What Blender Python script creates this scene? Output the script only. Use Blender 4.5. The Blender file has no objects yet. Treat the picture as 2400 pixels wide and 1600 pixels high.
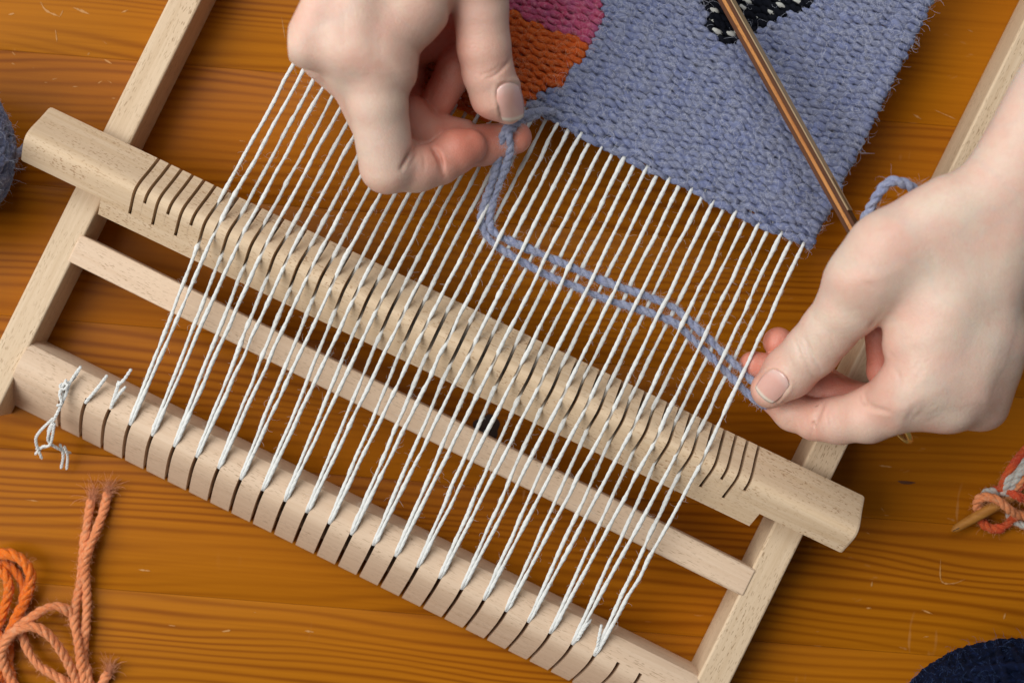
import bpy, math, random
import numpy as np
from mathutils import Vector

RND = random.Random(7)
NPR = np.random.RandomState(11)
SC = bpy.context.scene
COL = SC.collection
MM = 0.001

# ------------------------------------------------------------------ camera, world, lamps, exposure
H = 600.0                      # camera height above the table, mm
S0 = 0.1625                    # mm of table per photograph pixel (2400 wide)
XN = (1070 - 1200) * S0        # the point straight below the lens

cam = bpy.data.cameras.new('camera')
cam.sensor_width = 36.0
cam.lens = 36.0 * H / (2400 * S0)
cam.shift_x = -XN / (2400 * S0)
cam.clip_start, cam.clip_end = 0.02, 20
cam.dof.use_dof = True
cam.dof.focus_distance = (H - 30) * MM
cam.dof.aperture_fstop = 6.3
camo = bpy.data.objects.new('camera', cam)
camo.location = (XN * MM, 0, H * MM)
COL.objects.link(camo)
SC.camera = camo

world = bpy.data.worlds.new('World')
SC.world = world
world.use_nodes = True
bg = world.node_tree.nodes['Background']
bg.inputs[0].default_value = (0.90, 0.96, 1.0, 1)
bg.inputs[1].default_value = 0.12


def area(name, loc, target, size, power, color, size_y=None):
    l = bpy.data.lights.new(name, 'AREA')
    l.energy = power
    l.color = color
    l.size = size
    if size_y:
        l.shape = 'RECTANGLE'
        l.size_y = size_y
    o = bpy.data.objects.new(name, l)
    o.location = loc
    o.rotation_euler = (Vector(target) - Vector(loc)).to_track_quat('-Z', 'Y').to_euler()
    COL.objects.link(o)
    return o


area('window_light', (-1.04, -0.03, 1.12), (0, 0, 0.03), 1.15, 21.8, (1.0, 0.985, 0.965), 1.2)
area('room_light', (-0.30, 1.05, 1.45), (0, 0, 0.03), 1.1, 16.5, (0.97, 0.985, 1.0))

SC.view_settings.view_transform = 'Standard'
SC.view_settings.look = 'None'
SC.view_settings.exposure = 0.08
SC.view_settings.gamma = 1.0
SC.render.engine = 'CYCLES'
SC.cycles.max_bounces = 6


# ------------------------------------------------------------------ measuring helpers (mm)
def W(px, py, z=0.0):
    x0 = (px - 1200) * S0
    y0 = (800 - py) * S0
    k = (H - z) / H
    return np.array([XN + (x0 - XN) * k, y0 * k, z])


TH = math.radians(26.4)


def UVL(px, py, z):
    w = W(px, py, z)
    return (w[0] * math.cos(TH) - w[1] * math.sin(TH), -(w[0] * math.sin(TH) + w[1] * math.cos(TH)))


def fromUV(u, v, z):
    lx, ly = u, -v
    return np.array([lx * math.cos(TH) + ly * math.sin(TH), -lx * math.sin(TH) + ly * math.cos(TH), z])


# ------------------------------------------------------------------ object helpers
def thing(name, label, cat, loc=(0, 0, 0), rotz=0.0, group=None):
    o = bpy.data.objects.new(name, None)
    o.empty_display_size = 0.01
    COL.objects.link(o)
    o.location = loc
    o.rotation_euler = (0, 0, rotz)
    tag(o, label, cat, group)
    return o


def tag(o, label=None, cat=None, group=None, kind=None):
    if label: o['label'] = label
    if cat: o['category'] = cat
    if group: o['group'] = group
    if kind: o['kind'] = kind
    return o


class MB:
    """collects vertex / quad arrays (mm) and links them as one mesh object"""

    def __init__(self):
        self.V, self.F, self.U, self.n = [], [], [], 0

    def add(self, V, F, U=None):
        V = np.asarray(V, float).reshape(-1, 3)
        if U is None:
            U = np.zeros((len(V), 2))
        self.V.append(V)
        self.U.append(np.asarray(U, float))
        for a in F if isinstance(F, list) and len(F) and not np.isscalar(F[0]) and isinstance(F[0], np.ndarray) else [F]:
            a = np.asarray(a, int)
            if a.size:
                self.F.append(a + self.n)
        self.n += len(V)

    def poly(self, V, faces):
        """faces of mixed sizes"""
        V = np.asarray(V, float)
        self.V.append(V)
        self.U.append(np.zeros((len(V), 2)))
        for f in faces:
            self.F.append(np.asarray([f], int) + self.n)
        self.n += len(V)

    def build(self, name, mat, parent=None, smooth=True, angle=None, mats=None):
        V = np.concatenate(self.V) * MM
        U = np.concatenate(self.U)
        me = bpy.data.meshes.new(name)
        me.vertices.add(len(V))
        me.vertices.foreach_set('co', V.astype(np.float32).ravel())
        loops = np.concatenate([f.ravel() for f in self.F])
        sizes = np.concatenate([np.full(f.shape[0], f.shape[1], int) for f in self.F])
        starts = np.concatenate([[0], np.cumsum(sizes)[:-1]])
        me.loops.add(len(loops))
        me.loops.foreach_set('vertex_index', loops.astype(np.int32))
        me.polygons.add(len(sizes))
        me.polygons.foreach_set('loop_start', starts.astype(np.int32))
        try:
            me.polygons.foreach_set('loop_total', sizes.astype(np.int32))
        except Exception:
            pass
        uv = me.uv_layers.new(name='UVMap')
        uv.data.foreach_set('uv', U[loops].astype(np.float32).ravel())
        me.update(calc_edges=True)
        me.validate()
        me.polygons.foreach_set('use_smooth', np.full(len(me.polygons), smooth))
        if angle is not None:
            me.set_sharp_from_angle(angle=math.radians(angle))
        me.materials.append(mat)
        o = bpy.data.objects.new(name, me)
        COL.objects.link(o)
        if parent is not None:
            o.parent = parent
        return o


def bevel(o, w=0.5, seg=2):
    m = o.modifiers.new('bevel', 'BEVEL')
    m.width = w * MM
    m.segments = seg
    m.limit_method = 'ANGLE'
    m.angle_limit = math.radians(40)
    m.harden_normals = False
    return o


def resample(pts, step):
    """Catmull-Rom through pts (n, k), even arc length"""
    P = np.asarray(pts, float)
    if len(P) == 2:
        n = max(2, int(np.linalg.norm((P[1] - P[0])[:3]) / step) + 1)
        t = np.linspace(0, 1, n)[:, None]
        return P[0] * (1 - t) + P[1] * t
    Q = np.vstack([2 * P[0] - P[1], P, 2 * P[-1] - P[-2]])
    out = []
    for i in range(1, len(Q) - 2):
        p0, p1, p2, p3 = Q[i - 1], Q[i], Q[i + 1], Q[i + 2]
        t = np.linspace(0, 1, 24, endpoint=False)[:, None]
        out.append(0.5 * ((2 * p1) + (-p0 + p2) * t + (2 * p0 - 5 * p1 + 4 * p2 - p3) * t ** 2 + (-p0 + 3 * p1 - 3 * p2 + p3) * t ** 3))
    D = np.vstack(out + [P[-1:]])
    L = np.concatenate([[0], np.cumsum(np.linalg.norm(np.diff(D[:, :3], axis=0), axis=1))])
    n = max(3, int(L[-1] / step) + 1)
    s = np.linspace(0, L[-1], n)
    return np.stack([np.interp(s, L, D[:, k]) for k in range(D.shape[1])], 1)


def frames(P, transport=False):
    T = np.gradient(P, axis=0)
    T /= np.linalg.norm(T, axis=1)[:, None] + 1e-12
    if not transport:
        N = np.cross(np.array([0, 0, 1.0]), T)
        N /= np.linalg.norm(N, axis=1)[:, None] + 1e-9
        return T, N, np.cross(T, N)
    N = np.zeros_like(P)
    a = np.array([0, 0, 1.0]) if abs(T[0][2]) < .9 else np.array([1.0, 0, 0])
    n = np.cross(a, T[0])
    for i in range(len(P)):
        n = n - T[i] * np.dot(n, T[i])
        n = n / (np.linalg.norm(n) + 1e-12)
        N[i] = n
    return T, N, np.cross(T, N)


def tube(mb, P, r, sides=6, transport=False, caps=True, fr=None, uoff=0.0):
    P = np.asarray(P, float)
    n = len(P)
    r = np.broadcast_to(np.asarray(r, float), (n,)).copy()
    if caps:
        r[0] *= .35
        r[-1] *= .35
    T, N, B = fr if fr is not None else frames(P, transport)
    a = np.linspace(0, 2 * math.pi, sides + 1)
    V = P[:, None, :] + r[:, None, None] * (np.cos(a)[None, :, None] * N[:, None, :] + np.sin(a)[None, :, None] * B[:, None, :])
    L = np.concatenate([[0], np.cumsum(np.linalg.norm(np.diff(P, axis=0), axis=1))]) + uoff
    U = np.stack([np.broadcast_to(L[:, None], (n, sides + 1)), np.broadcast_to(a[None, :] / (2 * math.pi), (n, sides + 1))], -1)
    i = np.arange(n - 1)[:, None] * (sides + 1) + np.arange(sides)[None, :]
    F = np.stack([i, i + 1, i + sides + 2, i + sides + 1], -1).reshape(-1, 4)
    mb.add(V.reshape(-1, 3), F, U.reshape(-1, 2))


def yarn(mb, P, R, pitch=5.0, plies=2, sides=6, transport=False, vary=0.06, phase=None, tight=.36):
    """a plied yarn: helical strands round the path P"""
    n = len(P)
    T, N, B = frames(P, transport)
    L = np.concatenate([[0], np.cumsum(np.linalg.norm(np.diff(P, axis=0), axis=1))])
    ph = RND.uniform(0, 6.28) if phase is None else phase
    wob = 1 + vary * np.interp(L, np.arange(0, L[-1] + 6, 3.0), NPR.normal(size=len(np.arange(0, L[-1] + 6, 3.0))))
    for k in range(plies):
        a = 2 * math.pi * L / pitch + ph + 2 * math.pi * k / plies
        off = R * tight
        C = P + (off * wob)[:, None] * (np.cos(a)[:, None] * N + np.sin(a)[:, None] * B)
        tube(mb, C, R * ((1.06 if plies == 2 else 1.0) - tight) * wob, sides, transport, uoff=RND.uniform(0, 50))


def hairs(mb, bases, normals, length=(1.5, 5), rad=0.05, curl=0.9, spread=0.8):
    """loose wool fibres, thin bent tubes"""
    m, k = len(bases), 6
    bases = np.asarray(bases, float)
    d = np.asarray(normals, float) + NPR.normal(size=(m, 3)) * spread
    d /= np.linalg.norm(d, axis=1)[:, None]
    ln = NPR.uniform(length[0], length[1], m) * NPR.choice([.5, 1, 1, 1.3], m)
    P = np.zeros((m, k, 3))
    P[:, 0] = bases
    ax = NPR.normal(size=(m, 3))
    for j in range(1, k):
        d = d + np.cross(ax, d) * curl * 0.35 + NPR.normal(size=(m, 3)) * 0.12
        d /= np.linalg.norm(d, axis=1)[:, None]
        P[:, j] = P[:, j - 1] + d * (ln / (k - 1))[:, None]
    r = rad * np.array([1, 1, .9, .8, .7, .4])
    T = np.gradient(P, axis=1)
    T /= np.linalg.norm(T, axis=2)[..., None] + 1e-9
    N = np.cross(T, np.array([0.31, 0.22, 0.92]))
    N /= np.linalg.norm(N, axis=2)[..., None] + 1e-9
    B = np.cross(T, N)
    a = np.arange(3) * 2 * math.pi / 3
    V = P[:, :, None, :] + r[None, :, None, None] * (np.cos(a)[None, None, :, None] * N[:, :, None, :] + np.sin(a)[None, None, :, None] * B[:, :, None, :])
    base = (np.arange(m) * k * 3)[:, None, None]
    i = (np.arange(k - 1) * 3)[None, :, None]
    s = np.arange(3)[None, None, :]
    s2 = (s + 1) % 3
    F = np.stack([base + i + s, base + i + s2, base + i + 3 + s2, base + i + 3 + s], -1).reshape(-1, 4)
    mb.add(V.reshape(-1, 3), F)


def fuzz_path(mb, P, R, per_mm=0.5, length=(1, 4), rad=0.05):
    L = np.linalg.norm(np.diff(P, axis=0), axis=1).sum()
    m = max(3, int(L * per_mm))
    idx = NPR.randint(0, len(P), m)
    nrm = NPR.normal(size=(m, 3))
    nrm[:, 2] = np.abs(nrm[:, 2]) * .7
    T = np.gradient(P, axis=0)[idx]
    T /= np.linalg.norm(T, axis=1)[:, None] + 1e-9
    nrm -= T * (nrm * T).sum(1)[:, None] * .7
    nrm /= np.linalg.norm(nrm, axis=1)[:, None]
    hairs(mb, P[idx] + nrm * R * .8, nrm, length, rad)


# ------------------------------------------------------------------ materials
class NT:
    def __init__(self, name):
        self.m = bpy.data.materials.new(name)
        self.m.use_nodes = True
        self.t = self.m.node_tree
        self.b = self.t.nodes['Principled BSDF']

    def n(self, kind, props=None, **ins):
        nd = self.t.nodes.new(kind)
        for k, v in (props or {}).items():
            setattr(nd, k, v)
        for k, v in ins.items():
            key = k.replace('_', ' ')
            s = None
            for x in nd.inputs:
                if x.name == key and x.enabled:
                    s = x
                    break
            if s is None:
                s = nd.inputs[int(k[1:])]
            self.set(s, v)
        return nd

    def set(self, s, v):
        if isinstance(v, bpy.types.NodeSocket):
            self.t.links.new(v, s)
        elif isinstance(v, bpy.types.Node):
            self.t.links.new(v.outputs[0], s)
        else:
            if hasattr(s.default_value, '__len__') and len(s.default_value) == 4 and len(v) == 3:
                v = (*v, 1)
            s.default_value = v

    def math(self, op, a, b=0.0, c=0.0, clamp=False):
        nd = self.n('ShaderNodeMath', {'operation': op, 'use_clamp': clamp})
        self.set(nd.inputs[0], a)
        self.set(nd.inputs[1], b)
        self.set(nd.inputs[2], c)
        return nd.outputs[0]

    def ramp(self, fac, stops, interp='LINEAR'):
        nd = self.n('ShaderNodeValToRGB', Fac=fac)
        cr = nd.color_ramp
        cr.interpolation = interp
        while len(cr.elements) < len(stops):
            cr.elements.new(0.5)
        for e, (p, c) in zip(cr.elements, stops):
            e.position = p
            e.color = (*c, 1) if len(c) == 3 else c
        return nd.outputs[0]

    def mix(self, fac, a, b, mode='MIX'):
        nd = self.n('ShaderNodeMix', {'data_type': 'RGBA', 'blend_type': mode})
        self.set(nd.inputs[0], fac)
        self.set(nd.inputs[6], a)
        self.set(nd.inputs[7], b)
        return nd.outputs[2]

    def mapped(self, src, scale, loc=(0, 0, 0), rot=(0, 0, 0)):
        nd = self.n('ShaderNodeMapping', Vector=src, Scale=scale)
        self.set(nd.inputs['Location'], loc)
        self.set(nd.inputs['Rotation'], rot)
        return nd.outputs[0]

    def noise(self, vec, scale=1.0, detail=3.0, rough=0.55, dist=0.0):
        nd = self.n('ShaderNodeTexNoise', Vector=vec, Scale=scale, Detail=detail, Roughness=rough, Distortion=dist)
        return nd.outputs[0]

    def bump(self, h, strength=0.3, dist=0.0003):
        return self.n('ShaderNodeBump', Height=h, Strength=strength, Distance=dist).outputs[0]

    def out(self, **kw):
        for k, v in kw.items():
            self.set(self.b.inputs[k.replace('_', ' ')], v)
        return self.m


def mat_beech(name, axis, light=(0.68, 0.525, 0.36), dark=(0.59, 0.435, 0.28), fleck=(0.22, 0.125, 0.055), flen=0.42, fwid=2.5, famt=0.62, thr=0.605):
    t = NT(name)
    co = t.n('ShaderNodeTexCoord').outputs['Object']
    rnd = t.n('ShaderNodeObjectInfo').outputs['Random']
    off = t.n('ShaderNodeCombineXYZ', X=rnd, Y=t.math('MULTIPLY', rnd, 3.7), Z=rnd)
    co = t.n('ShaderNodeVectorMath', {'operation': 'ADD'}, i0=co, i1=off.outputs[0]).outputs[0]
    k = 1000.0

    def sc(along, across):
        return (along * k, across * k, across * k) if axis == 'x' else (across * k, along * k, across * k)
    g = t.noise(t.mapped(co, sc(0.018, 0.55)), 1, 4, .6, .6)
    fine = t.noise(t.mapped(co, sc(0.12, 4.0)), 1, 3, .6)
    col = t.mix(t.ramp(g, [(0.32, (0, 0, 0)), (0.68, (1, 1, 1))]), light, dark)
    col = t.mix(t.math('MULTIPLY', fine, 0.35), col, t.mix(1.0, col, (0.72, 0.66, 0.6), 'MULTIPLY'))
    f = t.noise(t.mapped(co, sc(flen, fwid)), 1, 1.5, .5)
    fm = t.ramp(f, [(thr, (0, 0, 0)), (thr + .05, (1, 1, 1))])
    patchy = t.noise(t.mapped(co, sc(.03, .12)), 1, 2)
    fm = t.math('MULTIPLY', fm, t.ramp(patchy, [(.36, (.08, .08, .08)), (.62, (1, 1, 1))]))
    col = t.mix(t.math('MULTIPLY', fm, famt), col, fleck)
    h = t.math('SUBTRACT', t.math('MULTIPLY', fine, 0.35), t.math('MULTIPLY', fm, 0.9))
    return t.out(Base_Color=col, Roughness=0.58, Specular_IOR_Level=0.22, Normal=t.bump(h, 0.35, 0.0002))


def mat_table():
    t = NT('varnished_pine')
    co = t.n('ShaderNodeTexCoord').outputs['Object']
    rnd = t.n('ShaderNodeObjectInfo').outputs['Random']
    off = t.n('ShaderNodeCombineXYZ', X=t.math('MULTIPLY', rnd, 7.3), Y=t.math('MULTIPLY', rnd, 0.9), Z=t.math('MULTIPLY', rnd, 2.1))
    cw = co
    co = t.n('ShaderNodeVectorMath', {'operation': 'ADD'}, i0=co, i1=off.outputs[0]).outputs[0]
    sep = t.n('ShaderNodeSeparateXYZ', Vector=co)
    y = t.math('MULTIPLY', sep.outputs[1], 1000.0)
    warp = t.noise(t.mapped(co, (3.2, 16, 16)), 1, 2.0, .45)
    warp2 = t.noise(t.mapped(co, (14, 70, 70)), 1, 2, .5)
    d = t.math('ADD', y, t.math('ADD', t.math('MULTIPLY', warp, 46.0), t.math('MULTIPLY', warp2, 3.0)))
    # growth rings: spacing varies slowly across the board
    ph = t.math('MULTIPLY', d, 1.75)
    ph = t.math('ADD', ph, t.math('MULTIPLY', t.math('SINE', t.math('MULTIPLY', d, 0.21)), 2.4))
    ring = t.math('ADD', t.math('MULTIPLY', t.math('SINE', ph), 0.5), 0.5)
    ring = t.math('POWER', ring, 2.2)
    strength = t.noise(t.mapped(co, (5, 32, 32)), 1, 2)
    strength = t.ramp(strength, [(.36, (.12, .12, .12)), (.62, (1, 1, 1))])
    ring = t.math('MULTIPLY', ring, strength)
    fine = t.noise(t.mapped(co, (9, 900, 400)), 1, 4, .6)
    tone = t.noise(t.mapped(co, (2.0, 9, 9)), 1, 2)
    base = t.mix(t.ramp(tone, [(.3, (0, 0, 0)), (.7, (1, 1, 1))]), (0.45, 0.158, 0.005), (0.36, 0.110, 0.004))
    base = t.mix(t.math('MULTIPLY', fine, .8), base, t.mix(1.0, base, (.62, .54, .45), 'MULTIPLY'))
    hue = t.math('MULTIPLY', rnd, 0.3)
    base = t.mix(hue, base, (0.33, 0.088, 0.003))
    col = t.mix(t.math('MULTIPLY', ring, .72), base, (0.165, 0.038, 0.0015))
    # scuffs in the varnish
    sx = t.noise(t.mapped(cw, (55, 160, 100), (3.1, 1.7, 0)), 1, 2.5, .6, 1.4)
    s1 = t.ramp(sx, [(.705, (0, 0, 0)), (.735, (1, 1, 1))])
    area_m = t.noise(t.mapped(cw, (6, 6, 6), (.8, .3, 0)), 1, 1)
    area_m = t.ramp(area_m, [(.45, (0, 0, 0)), (.62, (1, 1, 1))])
    s1 = t.math('MULTIPLY', s1, area_m)
    sy = t.noise(t.mapped(cw, (240, 38, 100), (9.2, .4, 0), (0, 0, .35)), 1, 1.5, .5, .7)
    s2 = t.math('MULTIPLY', t.ramp(sy, [(.725, (0, 0, 0)), (.76, (1, 1, 1))]), area_m)
    sm = t.math('MAXIMUM', s1, s2)
    col = t.mix(t.math('MULTIPLY', sm, .45), col, (0.55, 0.30, 0.12))
    rough = t.math('ADD', 0.36, t.math('MULTIPLY', sm, .35))
    h = t.math('ADD', t.math('MULTIPLY', ring, -0.35), t.math('MULTIPLY', fine, .3))
    return t.out(Base_Color=col, Roughness=rough, Specular_IOR_Level=0.07, Normal=t.bump(h, .25, .0002))


def mat_wool(name, a, b, c=None, twist=2.2, bump=.8, sheen=.25, slow=18.0, streak=.5):
    """fibrous yarn: hue drifts slowly in space, fibres run along the strand"""
    t = NT(name)
    uv = t.n('ShaderNodeTexCoord').outputs['UV']
    ob = t.n('ShaderNodeTexCoord').outputs['Object']
    sep = t.n('ShaderNodeSeparateXYZ', Vector=uv)
    ang = t.math('MULTIPLY', sep.outputs[1], 2 * math.pi)
    ang = t.math('ADD', ang, t.math('MULTIPLY', sep.outputs[0], twist * .35))
    v = t.n('ShaderNodeCombineXYZ', X=t.math('MULTIPLY', sep.outputs[0], .45), Y=t.math('MULTIPLY', t.math('SINE', ang), 2.6), Z=t.math('MULTIPLY', t.math('COSINE', ang), 2.6))
    fib = t.noise(v.outputs[0], 2.2, 4, .65, .3)
    drift = t.noise(ob, 1000.0 / slow, 2.5, .55)
    fine = t.noise(ob, 700, 2, .6)
    col = t.mix(t.ramp(drift, [(.36, (0, 0, 0)), (.64, (1, 1, 1))]), a, b)
    if c is not None:
        col = t.mix(t.ramp(fine, [(.5, (0, 0, 0)), (.68, (.75, .75, .75))]), col, c)
    col = t.mix(t.ramp(fib, [(.3, (streak, streak, streak)), (.62, (0, 0, 0))]), col, t.mix(1.0, col, (.42, .40, .46), 'MULTIPLY'))
    h = t.math('ADD', fib, t.math('MULTIPLY', fine, .2))
    return t.out(Base_Color=col, Roughness=.92, Specular_IOR_Level=.12, Sheen_Weight=sheen, Sheen_Roughness=.5, Sheen_Tint=(*[min(1, x * 1.8) for x in a], 1), Normal=t.bump(h, bump, .0005))


def mat_plain(name, col, rough=.6, **kw):
    t = NT(name)
    ob = t.n('ShaderNodeTexCoord').outputs['Object']
    f = t.noise(ob, 400, 3, .6)
    c = t.mix(t.math('MULTIPLY', f, .4), col, tuple(x * .7 for x in col))
    return t.out(Base_Color=c, Roughness=rough, **kw)


def mat_skin():
    t = NT('skin')
    ob = t.n('ShaderNodeTexCoord').outputs['Object']
    fl = t.n('ShaderNodeAttribute', {'attribute_name': 'flush_shade'}).outputs['Fac']
    n1 = t.noise(ob, 70, 3, .6)
    n2 = t.noise(ob, 260, 3, .6)
    n3 = t.noise(ob, 30, 2, .5)
    col = t.mix(t.ramp(n1, [(.35, (0, 0, 0)), (.65, (1, 1, 1))]), (0.710, 0.555, 0.435), (0.730, 0.470, 0.370))
    col = t.mix(t.ramp(n3, [(.45, (0, 0, 0)), (.7, (.5, .5, .5))]), col, (0.68, 0.555, 0.45))
    col = t.mix(t.math('MULTIPLY', fl, .95, clamp=True), col, (0.60, 0.185, 0.12))
    col = t.mix(t.math('MULTIPLY', t.ramp(n2, [(.5, (0, 0, 0)), (.7, (1, 1, 1))]), .22), col, (0.62, 0.36, 0.27))
    vn = t.noise(t.mapped(ob, (34, 34, 34), (2.3, .4, 0)), 1, 1.5, .4, .5)
    vm = t.ramp(t.math('ABSOLUTE', t.math('SUBTRACT', vn, .5)), [(0.0, (1, 1, 1)), (.035, (0, 0, 0))])
    col = t.mix(t.math('MULTIPLY', vm, t.math('MULTIPLY', t.math('SUBTRACT', 1.0, fl, clamp=True), .16)), col, (0.52, 0.48, 0.44))
    n4 = t.noise(ob, 1100, 2, .6)
    col = t.mix(t.math('MULTIPLY', t.ramp(n4, [(.45, (0, 0, 0)), (.65, (1, 1, 1))]), .09), col, (0.58, 0.33, 0.24))
    vor = t.n('ShaderNodeTexVoronoi', {'feature': 'DISTANCE_TO_EDGE'}, Vector=t.n('ShaderNodeVectorMath', {'operation': 'ADD'}, i0=ob, i1=t.mapped(t.n('ShaderNodeTexNoise', Vector=ob, Scale=300.0).outputs[1], (.0015,) * 3)).outputs[0], Scale=900.0)
    micro = t.ramp(vor.outputs[0], [(0.0, (0, 0, 0)), (.14, (1, 1, 1))])
    h = t.math('ADD', t.math('MULTIPLY', micro, .4), t.math('MULTIPLY', t.noise(ob, 180, 3, .6), 1.2))
    t.b.subsurface_method = 'RANDOM_WALK'
    return t.out(Base_Color=col, Roughness=.43, Specular_IOR_Level=.42, Subsurface_Weight=.40, Subsurface_Radius=(1.0, .36, .20), Subsurface_Scale=.0032, Normal=t.bump(h, .33, .0005))


def mat_nail():
    t = NT('nail')
    uv = t.n('ShaderNodeTexCoord').outputs['UV']
    sep = t.n('ShaderNodeSeparateXYZ', Vector=uv)
    free = t.ramp(sep.outputs[0], [(.86, (0, 0, 0)), (.92, (1, 1, 1))])
    lun = t.ramp(sep.outputs[0], [(.10, (1, 1, 1)), (.30, (0, 0, 0))])
    ridges = t.noise(t.mapped(uv, (.6, 14, 1)), 1, 3)
    col = t.mix(t.math('MULTIPLY', lun, .35), (0.74, 0.42, 0.35), (0.80, 0.66, 0.60))
    col = t.mix(t.math('MULTIPLY', free, .8), col, (0.80, 0.72, 0.60))
    return t.out(Base_Color=col, Roughness=.24, Specular_IOR_Level=.6, Subsurface_Weight=.3, Subsurface_Radius=(1, .4, .25), Subsurface_Scale=.001, Coat_Weight=.35, Coat_Roughness=.15, Normal=t.bump(ridges, .12, .0002))


M = {}
M['table'] = mat_table()
M['beech_y'] = mat_beech('beech_along_rail', 'y')
M['beech_x'] = mat_beech('beech_along_beam', 'x', light=(0.71, 0.54, 0.39), dark=(0.64, 0.465, 0.32), famt=.5)
M['beech_h'] = mat_beech('beech_flecked', 'x', light=(0.72, 0.555, 0.38), dark=(0.63, 0.46, 0.29), fleck=(0.27, 0.12, 0.04), flen=.65, fwid=1.75, famt=.65, thr=.605)
M['cotton'] = mat_wool('white_cotton', (0.88, 0.88, 0.83), (0.84, 0.845, 0.80), twist=2.5, bump=.7, sheen=.1, streak=.38, slow=5)
M['blue'] = mat_wool('lavender_wool', (0.215, 0.250, 0.425), (0.275, 0.300, 0.42), (0.39, 0.415, 0.52), slow=5, bump=1.0, streak=.75)
M['blue_yarn'] = mat_wool('lavender_yarn', (0.31, 0.340, 0.50), (0.38, 0.405, 0.53), (0.50, 0.52, 0.62), slow=5, bump=1.0, streak=.7)
M['pink'] = mat_wool('raspberry_wool', (0.52, 0.075, 0.155), (0.42, 0.095, 0.20), (0.62, 0.22, 0.29), slow=5)
M['orange_weft'] = mat_wool('rust_orange_wool', (0.66, 0.120, 0.020), (0.54, 0.080, 0.014), (0.72, 0.22, 0.07), slow=14)
M['black'] = mat_wool('black_wool', (0.004, 0.005, 0.010), (0.008, 0.009, 0.014), slow=10, sheen=.05)
M['cream'] = mat_wool('cream_wool', (0.62, 0.62, 0.56), (0.55, 0.55, 0.50), slow=10)
M['orange'] = mat_wool('bright_orange_wool', (0.88, 0.200, 0.022), (0.80, 0.155, 0.016), (0.8, 0.27, 0.07), slow=14)
M['salmon'] = mat_wool('salmon_wool', (0.86, 0.310, 0.130), (0.82, 0.260, 0.095), (0.8, 0.38, 0.2), slow=12)
M['red'] = mat_wool('coral_red_wool', (0.62, 0.075, 0.035), (0.66, 0.12, 0.03), slow=12)
M['navy'] = mat_wool('navy_wool', (0.0035, 0.007, 0.026), (0.002, 0.004, 0.012), (0.006, 0.014, 0.055), slow=14, sheen=.08)
M['fuzz_blue'] = mat_plain('lavender_fibre', (0.62, 0.64, 0.74), .9)
M['fuzz_warm'] = mat_plain('orange_fibre', (0.75, 0.34, 0.18), .9)
M['fuzz_white'] = mat_plain('white_fibre', (0.72, 0.72, 0.68), .9)
M['fuzz_pink'] = mat_plain('pink_fibre', (.66, .28, .38), .9)
M['fuzz_navy'] = mat_plain('navy_fibre', (0.05, 0.10, 0.25), .8)
M['skin'] = mat_skin()
M['nail'] = mat_nail()
M['gold'] = mat_plain('gold', (0.80, 0.55, 0.17), .25, Metallic=.7)
M['ply_dark'] = mat_beech('stained_ply', 'x', light=(0.10, 0.030, 0.005), dark=(0.065, 0.018, 0.003), fleck=(0.10, .03, .008), famt=.5)
M['ply_core'] = mat_beech('ply_core', 'x', light=(0.52, 0.23, 0.065), dark=(0.36, 0.13, 0.03), fleck=(0.25, .09, .02), famt=.8, flen=.5, fwid=2.5, thr=.56)
M['ply_glare'] = mat_beech('painted_ply_glare', 'x', light=(0.50, 0.36, 0.21), dark=(0.42, 0.29, 0.165), fleck=(0.3, .2, .1), famt=.3)  # light reflected off the stick's side, given as a pale colour
M['needle'] = mat_beech('amber_needle_wood', 'x', light=(0.42, 0.185, 0.035), dark=(0.32, 0.125, 0.02), fleck=(0.16, .06, .01), famt=.4)
M['scratch'] = mat_plain('worn_varnish', (0.48, 0.22, 0.055), .7)
M['branch'] = mat_plain('brown_wood_knot', (0.10, 0.028, 0.004), .5)
M['knot'] = mat_plain('dark_wood_knot', (0.03, 0.012, 0.006), .5)

# ------------------------------------------------------------------ table: glued pine planks
TA = math.radians(-4.6)
table = thing('table', 'orange varnished pine table top under the loom and yarns', 'table', (0, 0, 0), TA)
# seam position: the photo's seams, taken to the table's own axes


def to_table(px, py):
    w = W(px, py, 0)
    return w[0] * math.cos(-TA) - w[1] * math.sin(-TA), w[0] * math.sin(-TA) + w[1] * math.cos(-TA)


seam0 = to_table(1395, 540)[1]
PWID = 50.3
plank_mesh = None
planks = []
for i in range(-8, 8):
    y0 = seam0 + i * PWID
    if plank_mesh is None:
        mb = MB()
        x1, g, b, d = 420, .03, .16, 22
        prof = [(g, -d), (g, -b), (g + b * .4, -b * .3), (g + b, 0), (PWID - g - b, 0), (PWID - g - b * .4, -b * .3), (PWID - g, -b), (PWID - g, -d)]
        V = [(x, y, z) for x in (-x1, x1) for (y, z) in prof]
        n = len(prof)
        F = [(j, (j + 1) % n, n + (j + 1) % n, n + j) for j in range(n)] + [tuple(range(n))[::-1], tuple(range(n, 2 * n))]
        mb.poly(V, [f[::-1] for f in F])
        o = mb.build('plank', M['table'], table, smooth=True, angle=30)
        plank_mesh = o.data
    else:
        o = bpy.data.objects.new('plank', plank_mesh)
        COL.objects.link(o)
        o.parent = table
    o.location = (RND.uniform(-.02, .02), y0 * MM, RND.uniform(-.00008, .00008))
    planks.append((y0, o))


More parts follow.
